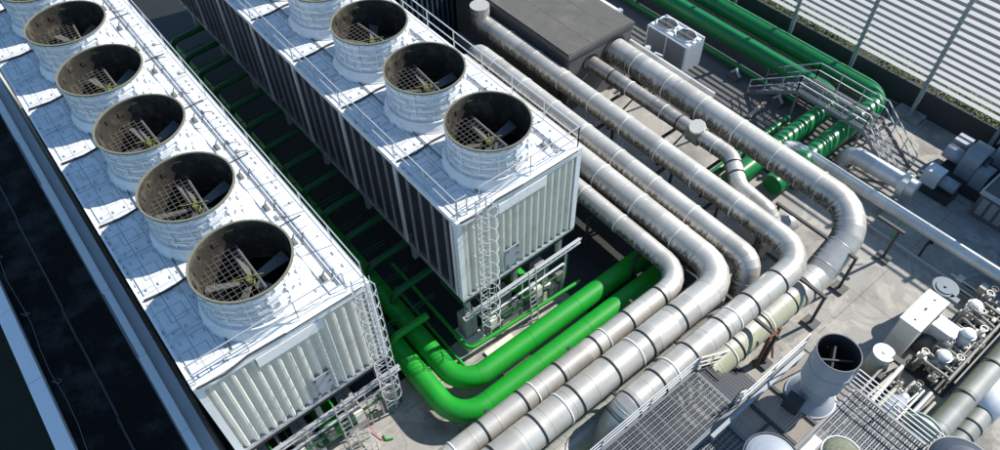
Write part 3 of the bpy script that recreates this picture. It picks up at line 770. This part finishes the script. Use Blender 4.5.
for xx, lab in ((-6, 'cross frame under the back of the silver bundle'), (-1.5, 'cross frame under the bundle beside the grey block'), (3.0, 'cross frame under the bundle behind the right tower corner'), (6.2, 'cross frame just before the bundle bends')):
    t = thing('pipe_rack_frame', (xx, 22, G), lab, 'pipe rack', FR)
    MB().bar((xx, 18.8, -6.8), (xx, 25.3, -6.8), .14).build('crossbeam', MT['steel'], t)
    for yy in (18.9, 21.6, 25.2): MB().bar((xx, yy, G), (xx, yy, -6.87), .12).build('leg', MT['steel'], t)
for xx, lab in ((-2.8, 'frame under the browned pipe nearest the grey block'), (1.2, 'frame under the browned pipe by its valve collar'), (4.4, 'frame under the browned pipe just before its kink')):
    t = thing('pipe_rack_frame', (xx, 28, G), lab, 'pipe rack', FR)
    MB().bar((xx, 26.2, -6.98), (xx, 29.9, -6.98), .14).build('crossbeam', MT['steel'], t)
    for yy in (26.3, 29.7): MB().bar((xx, yy, G), (xx, yy, -7.05), .12).build('leg', MT['steel'], t)
    MB().bar((xx, 26.3, -8.9), (xx, 29.7, -7.2), .08).build('brace', MT['steel'], t)
for xx, lab in ((9.5, 'slim pipe stand nearest the flanged elbow'), (14.3, 'slim pipe stand at mid length of the slim pale pipe'), (18.5, 'slim pipe stand near the right edge')):
    t = thing('pipe_stand', (xx, 32.4, G), lab, 'pipe stand', 'low stands under the slim pale pipe')
    MB().bar((xx, 31.7, -8.32), (xx, 33.1, -8.32), .12).build('crossbeam', MT['steel'], t)
    for yy in (31.8, 33.0): MB().bar((xx, yy, G), (xx, yy, -8.38), .1).build('leg', MT['steel'], t)
tag(MB().tube([(12.9, 30.9, -7.0), (12.95, 30.6, -7.5), (13.05, 30.3, -8.1)], .03, 6).build('green_wire', MT['green']), 'short green wire hanging from the rack frame leg', 'wire')
t = thing('rusty_post', (12.95, 19.5, G), 'rusty brown braced post beside the mossy pipe', 'post')
MB().bar((13.0, 20.9, G), (13.0, 20.9, -6.6), .14).bar((13.0, 20.2, G), (13.0, 20.2, -6.75), .12).build('upright', MT['rust'], t)
MB().bar((13.0, 20.2, -6.7), (13.0, 20.9, -6.7), .1).bar((13.0, 20.2, -8.9), (13.0, 20.9, -7.4), .07).bar((12.75, 20.9, -7.0), (13.3, 20.9, -8.8), .07).build('brace', MT['rust'], t)
mb = MB()
for yy in (33.35, 31.35, 33.7): mb.bar((7, yy, -8.95), (26, yy, -8.95), .09)
mb.build('low_conduit', MT['galv']); tag(bpy.data.objects['low_conduit'], 'long thin galvanised conduits on the concrete beside the slim pale pipe', 'conduit')

# ------------------------------------------------------------------ grey block and rear enclosure
t = thing('plant_room', (-12, 28, G), 'dark grey plant block with rough felt roof, pipes leaving its side', 'building')
MB().box(-24, -5.45, 25.3, 30.4, G, -5.15).build('wall', MT['wallgrey'], t)
MB().box(-24.1, -5.38, 25.18, 30.5, -5.15, -4.9).build('roof', MT['roofgrey'], t)
for k in (1, 3): MB().box(-23.9, -5.5, 26.1+k*.95, 26.2+k*.95, -4.9, -4.893).build('roof_seam', MT['roofgrey'], t)
MB().box(-24.0, -5.45, 25.24, 25.36, -4.9, -4.83).box(-5.6, -5.45, 25.4, 30.4, -4.9, -4.83).build('roof_kerb', MT['roofgrey'], t)
for y, z, r in ((27.0, -6.15, .6), (28.95, -6.15, .93)): MB().ring((-5.43, y, z), X, r-.1, .06, .1).build('pipe_collar', MT['steel'], t)
t = thing('louvred_enclosure', (-16, 21, G), 'dark enclosure wall with vertical ribs behind the start of the silver pipes', 'wall')
MB().box(-16.6, -16.2, 17.3, 25.1, G, -3.9).build('wall', MT['membrane'], t)
mb = MB()
for i in range(20): mb.box(-16.2, -16.05, 17.4+i*.38, 17.52+i*.38, G, -3.95)
mb.build('rib', MT['lid'], t)
# white bit of ductwork behind the block
t = thing('white_duct', (-8.5, 31.2, G), 'white duct corner just behind the grey plant block', 'duct')
MB().box(-11.5, -7.6, 30.75, 31.5, G, -5.6).build('duct_body', MT['white'], t)
MB().box(-7.6, -7.3, 30.7, 31.55, -6.4, -5.5).build('flange', MT['galv'], t)
mb = MB()
for k in range(3): mb.tube([(-12, 32.0+k*.22, -8.3), (-4.0, 32.0+k*.22, -8.3)], .07, 8)
tag(mb.build('white_conduits', MT['galv']), 'three pale conduits leading to the condenser unit', 'conduit')
t = thing('pump_cluster', (-4.9, 31, G), 'small dark pump and valves between the grey block and condenser', 'pump')
MB().cyl((-5.1, 31.0, -8.0), (-4.3, 31.0, -8.0), .3, n=14).box(-5.2, -4.2, 30.6, 31.4, G, -8.35).build('pump', MT['steel'], t)
MB().cyl((-4.9, 31.5, -7.4), (-4.9, 31.5, -6.9), .18, n=12).tube([(-4.4, 30.9, -7.4), (-4.4, 31.7, -7.2), (-4.0, 31.9, -7.3)], .08, 8).build('valve', MT['galv'], t)
pipe('white slim pipe on the shoulder of the thickest silver pipe', [(-5.4, 30.3, -6.2), (1.2, 30.3, -6.2)], .16, MT['silver2'], None, name='slim_pipe', seams=0, n=14)

# condenser with two fans
t = thing('condenser_unit', (-5, 34.3, G), 'white condenser unit with two round top fans and grey coil sides', 'condenser')
x0, x1, y0, y1, zt = -6.75, -3.45, 33.5, 35.25, -7.15
MB().box(x0+.05, x1-.05, y0+.05, y1-.05, G+.1, zt-.05).build('coil', MT['coil'], t)
mb = MB().box(x0, x1, y0, y1, zt-.1, zt).box(x0, x1, y0, y1, G, G+.18)
for xx in (x0, (x0+x1)/2-.05, x1-.1):
    for yy in (y0, y1-.1): mb.box(xx, xx+.1, yy, yy+.1, G+.18, zt-.1)
mb.box(x1-.045, x1+.01, y0+.1, y1-.1, G+.18, zt-.1)
mb.build('frame', MT['cond'], t)
for xx in (x0+.85, x1-.85):
    c = (xx, (y0+y1)/2, zt)
    f = MB().lathe([(.70, 0), (.70, .12), (.64, .12), (.64, .02)], c, 28).build('fan_shroud', MT['cond'], t)
    mb = MB()
    for k in range(1, 8): mb.lathe([(.085*k, .10), (.085*k+.028, .10)], c, 24)
    for k in range(8): mb.bar((xx, c[1], zt+.09), (xx+.63*math.cos(k*math.pi/4), c[1]+.63*math.sin(k*math.pi/4), zt+.09), .02)
    mb.build('fan_grille', MT['fanwire'], f)
    MB().disc((xx, c[1], zt+.03), .64).build('fan_well', MT['wallgrey'], f)
for i in range(2):
    t = thing('floor_bracket', (-1.0+i*3.3, 35.8, G), 'small grey bracket on the striped floor '+('near the condenser unit' if i == 0 else 'near the foot of the walkway stairs'), 'bracket', 'small floor brackets')
    a = V(t.location)
    MB().box(a.x-.4, a.x+.4, a.y-.3, a.y+.3, G, G+.25).build('base', MT['wallgrey'], t)
    MB().tube([(a.x-.3, a.y, G+.3), (a.x, a.y, G+.7), (a.x+.35, a.y, G+.3)], .09, 8).build('clip', MT['galv'], t)

# ------------------------------------------------------------------ louvred screen
t = thing('louvred_screen', (4, 41, G), 'tall screen of white horizontal slats on grey posts', 'screen')
for i in range(-7, 6):
    xx = 8.15+4.55*i
    p = MB().box(xx-.11, xx+.11, 40.9, 41.1, G+.25, 1.0).build('post', MT['post'], t)
    MB().box(xx-.14, xx+.14, 40.75, 41.25, G+.22, G+.26).build('base_plate', MT['galv'], p)
sl = None
for i in range(-7, 6):
    if sl is None:
        xa = 8.15+4.55*i; mb = MB(); z = -6.5
        Mx = Matrix.Rotation(R_(16), 3, 'X')
        while z < .9: mb.obox((xa+2.275, 41.0, z), (2.16, .135, .015), Mx); z += .43
        sl = mb.build('slat_bay', MT['fence'], t); xa0 = xa
    else: copy_tree(sl, t, (8.15+4.55*i-xa0, 0, 0))
t = thing('planter_wall', (4, 41.8, G), 'low dark planter wall along the foot of the white slat screen', 'wall')
MB().box(-40, 40, 41.6, 41.85, G, -7.55).build('wall', MT['plwall'], t)
MB().box(-40, 40, 41.855, 43.5, G, -7.8).build('soil', MT['soil'], t)
mb = MB()
for i in range(16000):
    x, y = random.uniform(-25, 18), random.uniform(41.9, 43.4)
    if math.sin(x*1.3)+math.sin(x*.47+2)+random.uniform(-1.2, 1.2) < -.6: continue
    z = -7.8+random.random()**1.5*.55; s = random.uniform(.05, .13)
    a, b = random.uniform(0, 6.28), random.uniform(-.6, 1.0)
    u = V((math.cos(a), math.sin(a), b)).normalized()*s; v = V((-math.sin(a), math.cos(a), random.uniform(-.5, .5))).normalized()*s*.5
    p = V((x, y, z)); o = len(mb.v); mb.v += [tuple(p-u), tuple(p+v), tuple(p+u), tuple(p-v)]; mb.face((o, o+1, o+2, o+3))
kind(mb.build('ground_cover', MT['leaf']), 'stuff')
for i in range(-5, 5):
    xx = 8.15+4.55*i
    tag(MB().box(xx-.9, xx+.75, 40.5, 41.55, G, G+.22).build('post_footing', MT['concrete']), 'pale concrete footing under a screen post', 'footing', 'footings under the screen posts')

# ------------------------------------------------------------------ crossover walkway with stairs
t = thing('crossover_walkway', (5.5, 36, G), 'steel crossover walkway with stairs at both ends over the green pipes', 'walkway')
ya, yb, zp = 35.2, 37.0, -7.05
xs0, xs1, xs2, xs3 = .5, 3.5, 7.9, 10.6
mb = MB().box(xs1, xs2, ya, ya+.07, zp-.2, zp).box(xs1, xs2, yb-.07, yb, zp-.2, zp)
k = xs1
while k < xs2: mb.box(k, k+.02, ya+.07, yb-.07, zp-.05, zp); k += .11
k = ya+.1
while k < yb: mb.box(xs1, xs2, k, k+.015, zp-.04, zp-.005); k += .22
mb.build('platform', MT['mesh'], t)
for xa, xb, nm in ((xs0, xs1, 'stair_flight'), (xs3, xs2, 'stair_flight')):
    mb = MB(); n = 9
    for yy in (ya+.03, yb-.03): mb.bar((xa, yy, G+.1), (xb, yy, zp-.1), .05, .22)
    for i in range(n):
        f = (i+.6)/n; x = xa+(xb-xa)*f; z = G+(zp-G)*f
        for q in range(4): mb.box(x-.14+q*.08, x-.14+q*.08+.025, ya+.06, yb-.06, z-.03, z)
    mb.build(nm, MT['mesh'], t)
for yy in (ya, yb):
    mb = MB(); h = 1.1
    P = [V((xs0, yy, G)), V((xs1, yy, zp)), V((xs2, yy, zp)), V((xs3, yy, G))]
    for a, b in zip(P, P[1:]):
        for f in (1, .55): mb.bar(a+V((0, 0, h*f)), b+V((0, 0, h*f)), .05)
        n = 3
        for i in range(n+1): p = a+(b-a)*i/n; mb.bar(p, p+V((0, 0, h)), .05)
    mb.build('handrail', MT['galv'], t)
mb = MB()
for x in (xs1+.1, xs2-.1):
    for yy in (ya+.05, yb-.05): mb.bar((x, yy, G), (x, yy, zp-.2), .1)
mb.build('support_leg', MT['mesh'], t)
tag(MB().obox((1.9, 34.4, G+.09), (.11, .95, .07), Matrix.Rotation(R_(6), 3, 'Z')).build('timber_plank', MT['timber']), 'raw timber plank lying on the striped floor by the stairs', 'plank')

# ------------------------------------------------------------------ blowers at the right edge
for (bx, by, sc, lab) in ((12.9, 38.6, 1.0, 'blue grey blower with curved hood at the right edge'), ):
    t = thing('blower', (bx, by, G), lab, 'blower')
    MB().box(bx-1.2, bx+1.5, by-1.2, by+1.6, G, -8.5).build('skid', MT['steel'], t)
    mb = MB()
    for i in range(9):
        a0, a1 = math.pi*i/9, math.pi*(i+1)/9
        o = len(mb.v)
        for a in (a0, a1):
            for xx in (bx-.45, bx+.45): mb.v.append((xx, by+.9*math.cos(a), -7.6+.9*math.sin(a)))
        mb.face((o, o+1, o+3, o+2), None, True)
        o = len(mb.v); 
        for sx in (-.45, .45):
            o = len(mb.v); mb.v += [(bx+sx, by, -7.6), (bx+sx, by+.9*math.cos(a0), -7.6+.9*math.sin(a0)), (bx+sx, by+.9*math.cos(a1), -7.6+.9*math.sin(a1))]; mb.face((o, o+1, o+2))
    mb.box(bx-.449, bx+.449, by-.9, by+.9, -8.5, -7.6)
    mb.build('hood', MT['blower'], t)
    MB().cyl((bx-1.5, by-.2, -7.9), (bx-.45, by-.2, -7.9), .42, n=18).build('motor', MT['drum'], t)
    MB().box(bx-1.55, bx-.75, by+.45, by+1.25, -8.5, -7.5).build('motor_box', MT['drum'], t)
    MB().box(bx+.5, bx+1.2, by-1.1, by-.2, -8.5, -7.4).build('filter', MT['blower'], t)
    MB().cyl((bx+.45, by-.1, -7.6), (bx+.7, by-.1, -7.6), .5, n=18).build('inlet', MT['steel'], t)
t = thing('blower', (11.9, 36.6, G), 'small grey motor unit in front of the hooded blower', 'blower')
MB().box(11.2, 13.4, 35.9, 36.9, G, -8.7).build('skid', MT['steel'], t)
MB().box(11.5, 12.4, 36.0, 36.8, -8.7, -7.75).build('motor_box', MT['mull'], t)
MB().cyl((12.4, 36.4, -8.2), (13.3, 36.4, -8.2), .36, n=18).build('motor', MT['blower'], t)
t = thing('air_handler', (16, 38, G), 'dark brownish grey air handler box at the right edge', 'air handler')
MB().box(14.4, 18.5, 36.4, 39.6, G, -7.4).build('casing', MT['wallgrey'], t)
MB().box(14.3, 18.6, 36.3, 36.395, -7.6, -7.35).box(14.3, 14.395, 36.4, 39.6, -7.6, -7.35).build('trim', MT['galv'], t)
mb = MB()
for i in range(7): mb.box(14.6+i*.5, 14.95+i*.5, 36.36, 36.398, -8.9, -7.8)
mb.build('vent_panel', MT['coil'], t)
t = thing('duct_box', (15, 41.5, G), 'grey ventilation duct housing beyond the blower, tall upper part added to cast shade', 'duct')
MB().box(13.3, 24, 40.0, 41.5, G, -6.6).build('duct_body', MT['mull'], t)
MB().box(13.6, 26, 40.3, 46, -6.6, -.6).build('shade_casing', MT['wallgrey'], t)  # tall block mostly out of view, added to shade the floor here
MB().box(13.1, 13.195, 39.95, 41.55, -7.2, -6.5).build('flange', MT['blower'], t)

# ------------------------------------------------------------------ lower right: tanks, cream box, pipework
t = thing('cream_cabinet', (16.45, 26.6, G), 'tall cream cabinet with white flat top on the concrete', 'cabinet')
MB().box(16.05, 16.95, 25.45, 27.75, G, -6.68).build('cabinet_body', MT['cream'], t)
MB().box(16.0, 17.0, 25.4, 27.8, -6.68, -6.6).build('cabinet_top', MT['white'], t)
mb = MB()
for yy in (25.8, 26.6, 26.7, 27.4): mb.box(16.45, 16.55, yy-.03, yy+.03, -6.6, -6.57)
mb.build('bolt', MT['steel'], t)
t = thing('lidded_tank', (16.5, 28.9, G), 'beige upright tank with round blue lid behind the cream cabinet', 'tank')
MB().cyl((16.4, 28.75, G), (16.4, 28.75, -7.05), .54, n=28).build('tank_body', MT['beige'], t)
MB().cyl((16.4, 28.75, -7.05), (16.4, 28.75, -6.9), .58, n=28).build('lid', MT['lid'], t)
MB().cyl((16.4, 28.7, -6.9), (16.4, 28.7, -6.85), .40, n=24).cyl((16.4, 28.7, -6.85), (16.4, 28.7, -6.79), .06, n=10).box(16.8, 17.2, 28.3, 28.6, -7.1, -6.9).build('lid_hub', MT['lid'], t)
t = thing('lidded_tank', (16.6, 24.3, G), 'small tank with white round lid between the cream cabinet and the railing', 'tank')
MB().cyl((16.5, 24.0, G), (16.5, 24.0, -7.55), .44, n=26).build('tank_body', MT['beige'], t)
MB().cyl((16.5, 24.0, -7.55), (16.5, 24.0, -7.46), .47, n=26).cyl((16.5, 24.0, -7.46), (16.5, 24.0, -7.42), .08, n=12).build('lid', MT['white'], t)
MB().box(16.85, 17.3, 24.0, 24.3, -7.62, -7.45).build('clasp', MT['steel'], t)
t = thing('grey_duct', (17.7, 28.6, G), 'grey low duct stub to the right of the cream cabinet', 'duct')
MB().box(17.0, 18.1, 27.2, 28.0, G, -7.75).build('duct_body', MT['mull'], t)
MB().cyl((17.4, 26.5, -8.8), (17.4, 27.2, -8.8), .42, n=18).build('outlet', MT['wallgrey'], t)
# pump skid: valves, pipes
rnd = random.Random(5)
t = thing('valve_skid', (18.3, 28, G), 'crowded skid of white and steel valves and pipes near the right edge', 'valve skid')
mb = MB()
for i in range(16):
    y = 25.5+i*.37; mb.tube(fillet([(17.7, y, G), (17.7, y, -8.2+rnd.uniform(-.3, .3)), (19.0, y+rnd.uniform(-.2, .2), -8.2)], .12, 3), rnd.uniform(.05, .09), 8)
for i in range(8):
    x = 17.55+i*.24; mb.tube([(x, 25.4, -8.7+.1*i), (x, 31.4, -8.7+.1*i)], .045+.03*(i % 3 == 0), 8)
mb.build('pipework', MT['pipegrey'], t)
for i in range(12):
    x, y = rnd.uniform(17.6, 19.0), 25.6+i*.5; z = rnd.uniform(-8.3, -7.7)
    v = MB().cyl((x, y, z-.25), (x, y, z+.12), .13, n=12).box(x-.2, x+.2, y-.1, y+.1, z-.3, z-.12).build('valve', MT['pipegrey'] if i % 3 else MT['cream'], t)
    MB().ring((x, y, z+.25), (0, 0, 1), .13, .03, .04, 14).cyl((x, y, z+.1), (x, y, z+.25), .025, n=8).build('handwheel', MT['steel'] if i % 2 else MT['cream'], v)
for i in range(10):
    x, y = rnd.uniform(17.5, 19.1), rnd.uniform(25.5, 31); MB().obox((x, y, rnd.uniform(-8.7, -8.0)), (rnd.uniform(.08, .25), rnd.uniform(.06, .14), rnd.uniform(.06, .12)), Matrix.Rotation(rnd.uniform(0, .3), 3, 'Z')).build('junction_box', MT['white'] if i % 3 == 0 else MT['beige'], t)
MB().box(17.4, 19.3, 25.3, 31.6, G, G+.14).build('skid_base', MT['steel'], t)
for x, y, z, lab in ((18.35, 27.9, -7.6, 'white domed vessel in the middle of the valve skid'), (18.25, 26.2, -7.8, 'white domed vessel at the near end of the valve skid'), (17.75, 29.9, -7.9, 'white domed vessel at the far end of the valve skid')):
    t = thing('domed_vessel', (x, y, G), lab, 'vessel', 'white domed vessels on the valve skid')
    MB().cyl((x, y, G+.15), (x, y, z), .3, n=20, caps=False).dome((x, y, z), .3, .16, 20, 4).build('shell', MT['white'], t)
    MB().ring((x, y, z-.1), (0, 0, 1), .3, .06, .04, 20).build('flange', MT['galv'], t)
pipe('grey pipe streaked with moss running to the right edge beside the pale green valve', [(19.9, 22.6, -7.9), (19.9, 38, -7.9)], .50, MT['greyclad'], None, name='mossy_pipe', seams=2.2, blacks=ys(19.85, -7.9, 24.9, 33, 2.3))
t = pipe('grey flanged pipe with white sleeve at the lower right edge', [(20.7, 21.6, -8.1), (20.7, 30, -8.1)], .46, MT['greyclad'], None, name='sleeved_pipe', seams=1.1, blacks=[((20.7, 23.4, -8.1), Y), ((20.7, 24.1, -8.1), Y)])
MB().cyl((20.7, 25.0, -8.1), (20.7, 27.2, -8.1), .54, n=28).build('sleeve', MT['white'], t)
t = thing('flanged_valve', (19.4, 22.6, G), 'round pale green flanged valve behind the railing at lower right', 'valve')
MB().cyl((19.5, 22.1, -7.9), (19.5, 22.5, -7.9), .78, n=32).build('valve_body', MT['palevalve'], t)
MB().ring((19.5, 22.2, -7.9), Y, .78, .08, .06).ring((19.5, 22.42, -7.9), Y, .78, .06, .05).build('flange', MT['palevalve'], t)
mb = MB().cyl((19.5, 21.5, -7.9), (19.5, 22.1, -7.9), .25, n=14)
for k in range(8): mb.cyl((19.5+.6*math.cos(k*.785), 22.0, -7.9+.6*math.sin(k*.785)), (19.5+.6*math.cos(k*.785), 22.1, -7.9+.6*math.sin(k*.785)), .06, n=8)
mb.build('stem', MT['mull'], t)
t = thing('pump', (18.2, 22.3, G), 'pale blue pump motor behind the railing beside the pale green valve', 'pump')
MB().cyl((18.2, 21.6, -8.1), (18.2, 22.9, -8.1), .36, n=20).build('motor', MT['drum'], t)
MB().box(17.8, 18.6, 21.5, 23.0, G, -8.4).build('skid', MT['steel'], t)
MB().cyl((18.2, 22.9, -8.1), (18.2, 23.3, -8.1), .24, n=16).build('coupling', MT['galv'], t)
tag(MB().box(16.9, 18.9, 23.5, 23.9, G, -8.5).box(17.2, 17.4, 23.0, 25.4, G, -8.2).build('cable_trough', MT['steel']), 'dark blue cable trough between the white lidded tank and valve skid', 'trough')

t = thing('pipe_manifold', (18.2, 22.8, G), 'small cream and grey pipes with valves crowded behind the platform railing', 'pipework')
for i in range(9):
    x = 16.9+i*.28; z = -8.3+.5*rnd.random()
    MB().tube(fillet([(x, 21.2+rnd.random()*.4, G), (x, 21.4, z), (x+rnd.uniform(-.3, .3), 23.4+rnd.random(), z), (x, 24.6, G)], .12, 3), rnd.choice((.05, .07, .1)), 10).build('line', MT[rnd.choice(('pipegrey', 'cream', 'beige', 'galv'))], t)
for i in range(8):
    x, y, z = rnd.uniform(16.8, 19.2), rnd.uniform(21.5, 24.8), rnd.uniform(-8.4, -7.7)
    v = MB().cyl((x, y, z-.2), (x, y, z+.1), .12, n=10).box(x-.2, x+.2, y-.08, y+.08, z-.26, z-.1).build('valve', MT[rnd.choice(('pipegrey', 'cream', 'palevalve'))], t)
    MB().ring((x, y, z+.22), (0, 0, 1), .12, .03, .035, 12).cyl((x, y, z+.08), (x, y, z+.23), .02, n=6).build('handwheel', MT['steel'], v)
t = thing('instrument_rack', (17.6, 33.6, G), 'low rack of pale boxes and thin pipes beside the slim pipe at the right edge', 'rack')
for i in range(7):
    x = 16.3+i*.5; MB().box(x, x+.32, 31.3+.1*(i % 2), 31.7, G, -8.6+.2*(i % 3)).build('junction_box', MT[('cream', 'pipegrey', 'beige', 'white')[i % 4]], t)
for q in range(4): MB().tube([(16.0, 30.9+q*.16, -8.9+.1*q), (21, 30.9+q*.16, -8.9+.1*q)], .045, 8).build('line', MT['galv' if q % 2 else 'pipegrey'], t)

# ------------------------------------------------------------------ grating platform, lower right
ZF = -6.2
t = thing('grating_platform', (16, 16, G), 'steel grating platform with side rails at the lower right', 'platform')
def grating(x0, x1, y0, y1, z, along_y=True):
    g = MB(); h = MB(); g.cur = 0
    a0, a1, b0, b1 = (x0, x1, y0, y1) if along_y else (y0, y1, x0, x1)
    def bx(m, p0, p1, q0, q1, za, zb_):
        m.box(p0, p1, q0, q1, za, zb_) if along_y else m.box(q0, q1, p0, p1, za, zb_)
    k = a0; i = 0
    while k < a1-.03:
        g.cur = 1 if i % 2 == 0 else 0
        bx(g, k, k+.055, b0, b1, z-.05-.004*(i % 2), z-.006*(i % 2)); k += .1; i += 1
    k = b0; g.cur = 0
    while k < b1: bx(g, a0, a1, k, k+.035, z-.045, z-.012); k += .2
    k = b0; g.cur = 1
    while k < b1: bx(g, a0, a1, k+.06, k+.10, z-.05, z+.004); k += 1.0
    return g.build('grating', [MT['grate'], MT['grate2']], t)
grating(12.15, 14.2, 5.5, 16.2, ZF)
grating(14.35, 20.8, 5.5, 15.3, ZF)
grating(16.9, 21.6, 15.5, 20.6, ZF)
mb = MB()
for yy in (16.25, 12.8, 9.3, 6): mb.box(12.05, 21.5 if yy < 16 else 14.3, yy-.07, yy+.07, ZF-.3, ZF-.07)
for xx in (12.1, 14.27, 16.8, 21.6): mb.box(xx-.06, xx+.06, 5.5, 20.6 if xx > 16 else 16.3, ZF-.28, ZF+.02)
mb.box(14.35, 21.6, 20.55, 20.68, ZF-.3, ZF+.02).box(14.35, 16.75, 15.36, 15.48, ZF-.3, ZF+.02).box(14.21, 14.33, 16.3, 20.55, ZF-.3, ZF+.02)
for xx, yy in ((12.1, 16), (12.1, 10), (14.27, 20.5), (21.5, 20.5), (16.8, 20.5), (16.8, 12)): mb.box(xx-.08, xx+.08, yy-.08, yy+.08, G, ZF-.3)
mb.build('support_frame', MT['framegrey'], t)
mb = MB()
k = 14.36
while k < 16.72: mb.box(k, k+.11, 15.5, 20.5, ZF-.05, ZF-.005); k += .118
mb.build('plank_floor', MT['plank'], t)
for yy in (16.75, 18.05): MB().box(14.36, 16.72, yy-.07, yy+.07, ZF, ZF+.09).build('floor_beam', MT['steel'], t)
MB().box(15.45, 15.57, 15.5, 16.67, ZF, ZF+.08).build('floor_beam', MT['steel'], t)
rail(t, [(12.1, 5.5, ZF), (12.1, 16.2, ZF)], 1.0, 2.6, bars=3, d=.04, matl=MT['galv'])
rail(t, [(16.5, 20.62, ZF), (21.6, 20.62, ZF), (21.6, 8, ZF)], 1.15, 1.7, bars=4, d=.04, matl=MT['fence'])
rail(t, [(14.27, 20.62, ZF), (14.27, 16.3, ZF)], 1.0, 2.2, bars=2, d=.04, matl=MT['galv'])
mb = MB()
for xx in (12.2, 14.1): mb.bar((xx, 16.2, ZF), (xx, 19.6, G+.1), .05, .2)
for i in range(11):
    f = (i+.5)/11
    yy, zz = 16.2+3.4*f, ZF+(G-ZF)*f
    for q in range(3): mb.box(12.24, 14.06, yy-.14+q*.1, yy-.14+q*.1+.05, zz-.03, zz)
    for q in range(9): mb.box(12.3+q*.2, 12.33+q*.2, yy-.14, yy+.11, zz-.033, zz-.003)
mb.build('stair_flight', MT['grate'], t)
for xx in (12.15, 14.15):
    mb = MB()
    a, b = V((xx, 16.3, ZF)), V((xx, 19.7, G))
    for f in (1, .62, .3): mb.bar(a+V((0, 0, f)), b+V((0, 0, f)), .06)
    for i in range(4): p = a+(b-a)*i/3; mb.bar(p, p+V((0, 0, 1)), .05)
    mb.build('stair_rail', MT['cream'], t)
tag(MB().box(14.48, 14.64, 14.2, 19.9, -5.6, -5.5).box(14.5, 14.62, 14.4, 14.5, ZF, -5.6).box(14.5, 14.62, 19.6, 19.7, ZF, -5.6).box(14.5, 14.62, 17, 17.1, ZF, -5.6).build('cable_tray', MT['post']), 'grey flat cable tray along the plank floor left of the vent stack', 'cable tray')
# exhaust stack
c = (15.83, 18.9, ZF)
t = thing('exhaust_stack', c, 'blue grey exhaust stack with dark open top on the plank floor', 'exhaust stack')
MB().lathe([(1.0, 0), (1.0, .07), (.94, .08), (.66, .42), (.60, .55), (.60, 1.05), (.66, 1.2), (.80, 1.5), (.80, 2.5), (.825, 2.51), (.825, 2.56), (.80, 2.57), (.80, 3.45)], c, 44).build('shell', MT['drum'], t)
MB().lathe([(.80, 3.45), (.82, 3.46), (.82, 3.49), (.775, 3.49), (.775, 3.46)], c, 44).build('rim', MT['dome'], t)
MB().lathe([(.776, 3.48), (.77, 1.8), (.5, 1.6), (.0, 1.59)], c, 44).build('liner', MT['steel'], t)
MB().obox((c[0]-.1, c[1]+.1, c[2]+2.7), (.04, .5, .25), Matrix.Rotation(.6, 3, 'Z') @ Matrix.Rotation(.5, 3, 'X')).bar((c[0]-.49, c[1]-.49, c[2]+2.9), (c[0]+.49, c[1]+.49, c[2]+2.9), .06).build('damper', MT['wallgrey'], t)
MB().obox((c[0]-.2, c[1]-1.05, c[2]+.45), (.32, .2, .4), Matrix.Rotation(.1, 3, 'Z')).build('control_box', MT['steel'], t)
MB().bar((c[0]-.9, c[1]+.9, c[2]+.05), (c[0]-.9, c[1]+.9, c[2]+2.6), .05).bar((c[0]-.9, c[1]+.9, c[2]+2.6), (c[0]-.5, c[1]+.5, c[2]+2.6), .05).build('stay', MT['galv'], t)
for x, y, r, z1, matl, top, lab in ((16.62, 14.75, .98, -4.55, 'drum', 'dome', 'pale blue round vessel with dark rim at the bottom edge'), (18.1, 17.2, .70, -5.15, 'greyclad', 'mull', 'grey round vessel right of the pale blue one at the bottom edge')):
    t = thing('round_vessel', (x, y, ZF), lab, 'vessel')
    MB().lathe([(r, 0), (r, z1-ZF-.15)], (x, y, ZF), 40).build('shell', MT[matl], t)
    MB().ring((x, y, z1-.12), (0, 0, 1), r, .1, .05, 40).build('rim', MT[top], t)
    MB().dome((x, y, z1-.15), r, .25, 40, 5).build('lid', MT[matl], t)
t = thing('domed_tank', (20.9, 19.9, ZF), 'dark slate domed tank top at the lower right corner', 'tank')
MB().cyl((21.15, 19.75, ZF), (21.15, 19.75, -4.8), 1.2, n=40, caps=False).dome((21.15, 19.75, -4.8), 1.2, .5, 40, 7).build('shell', MT['dome'], t)
MB().ring((21.15, 19.75, -4.8), (0, 0, 1), 1.2, .1, .05, 40).build('seam_ring', MT['dome'], t)
t = thing('wooden_box', (17.2, 16.9, ZF), 'pale timber tray on the platform between the round vessels', 'tray')
MB().box(16.95, 17.3, 15.6, 17.6, ZF, ZF+.15).build('tray_body', MT['cream'], t)
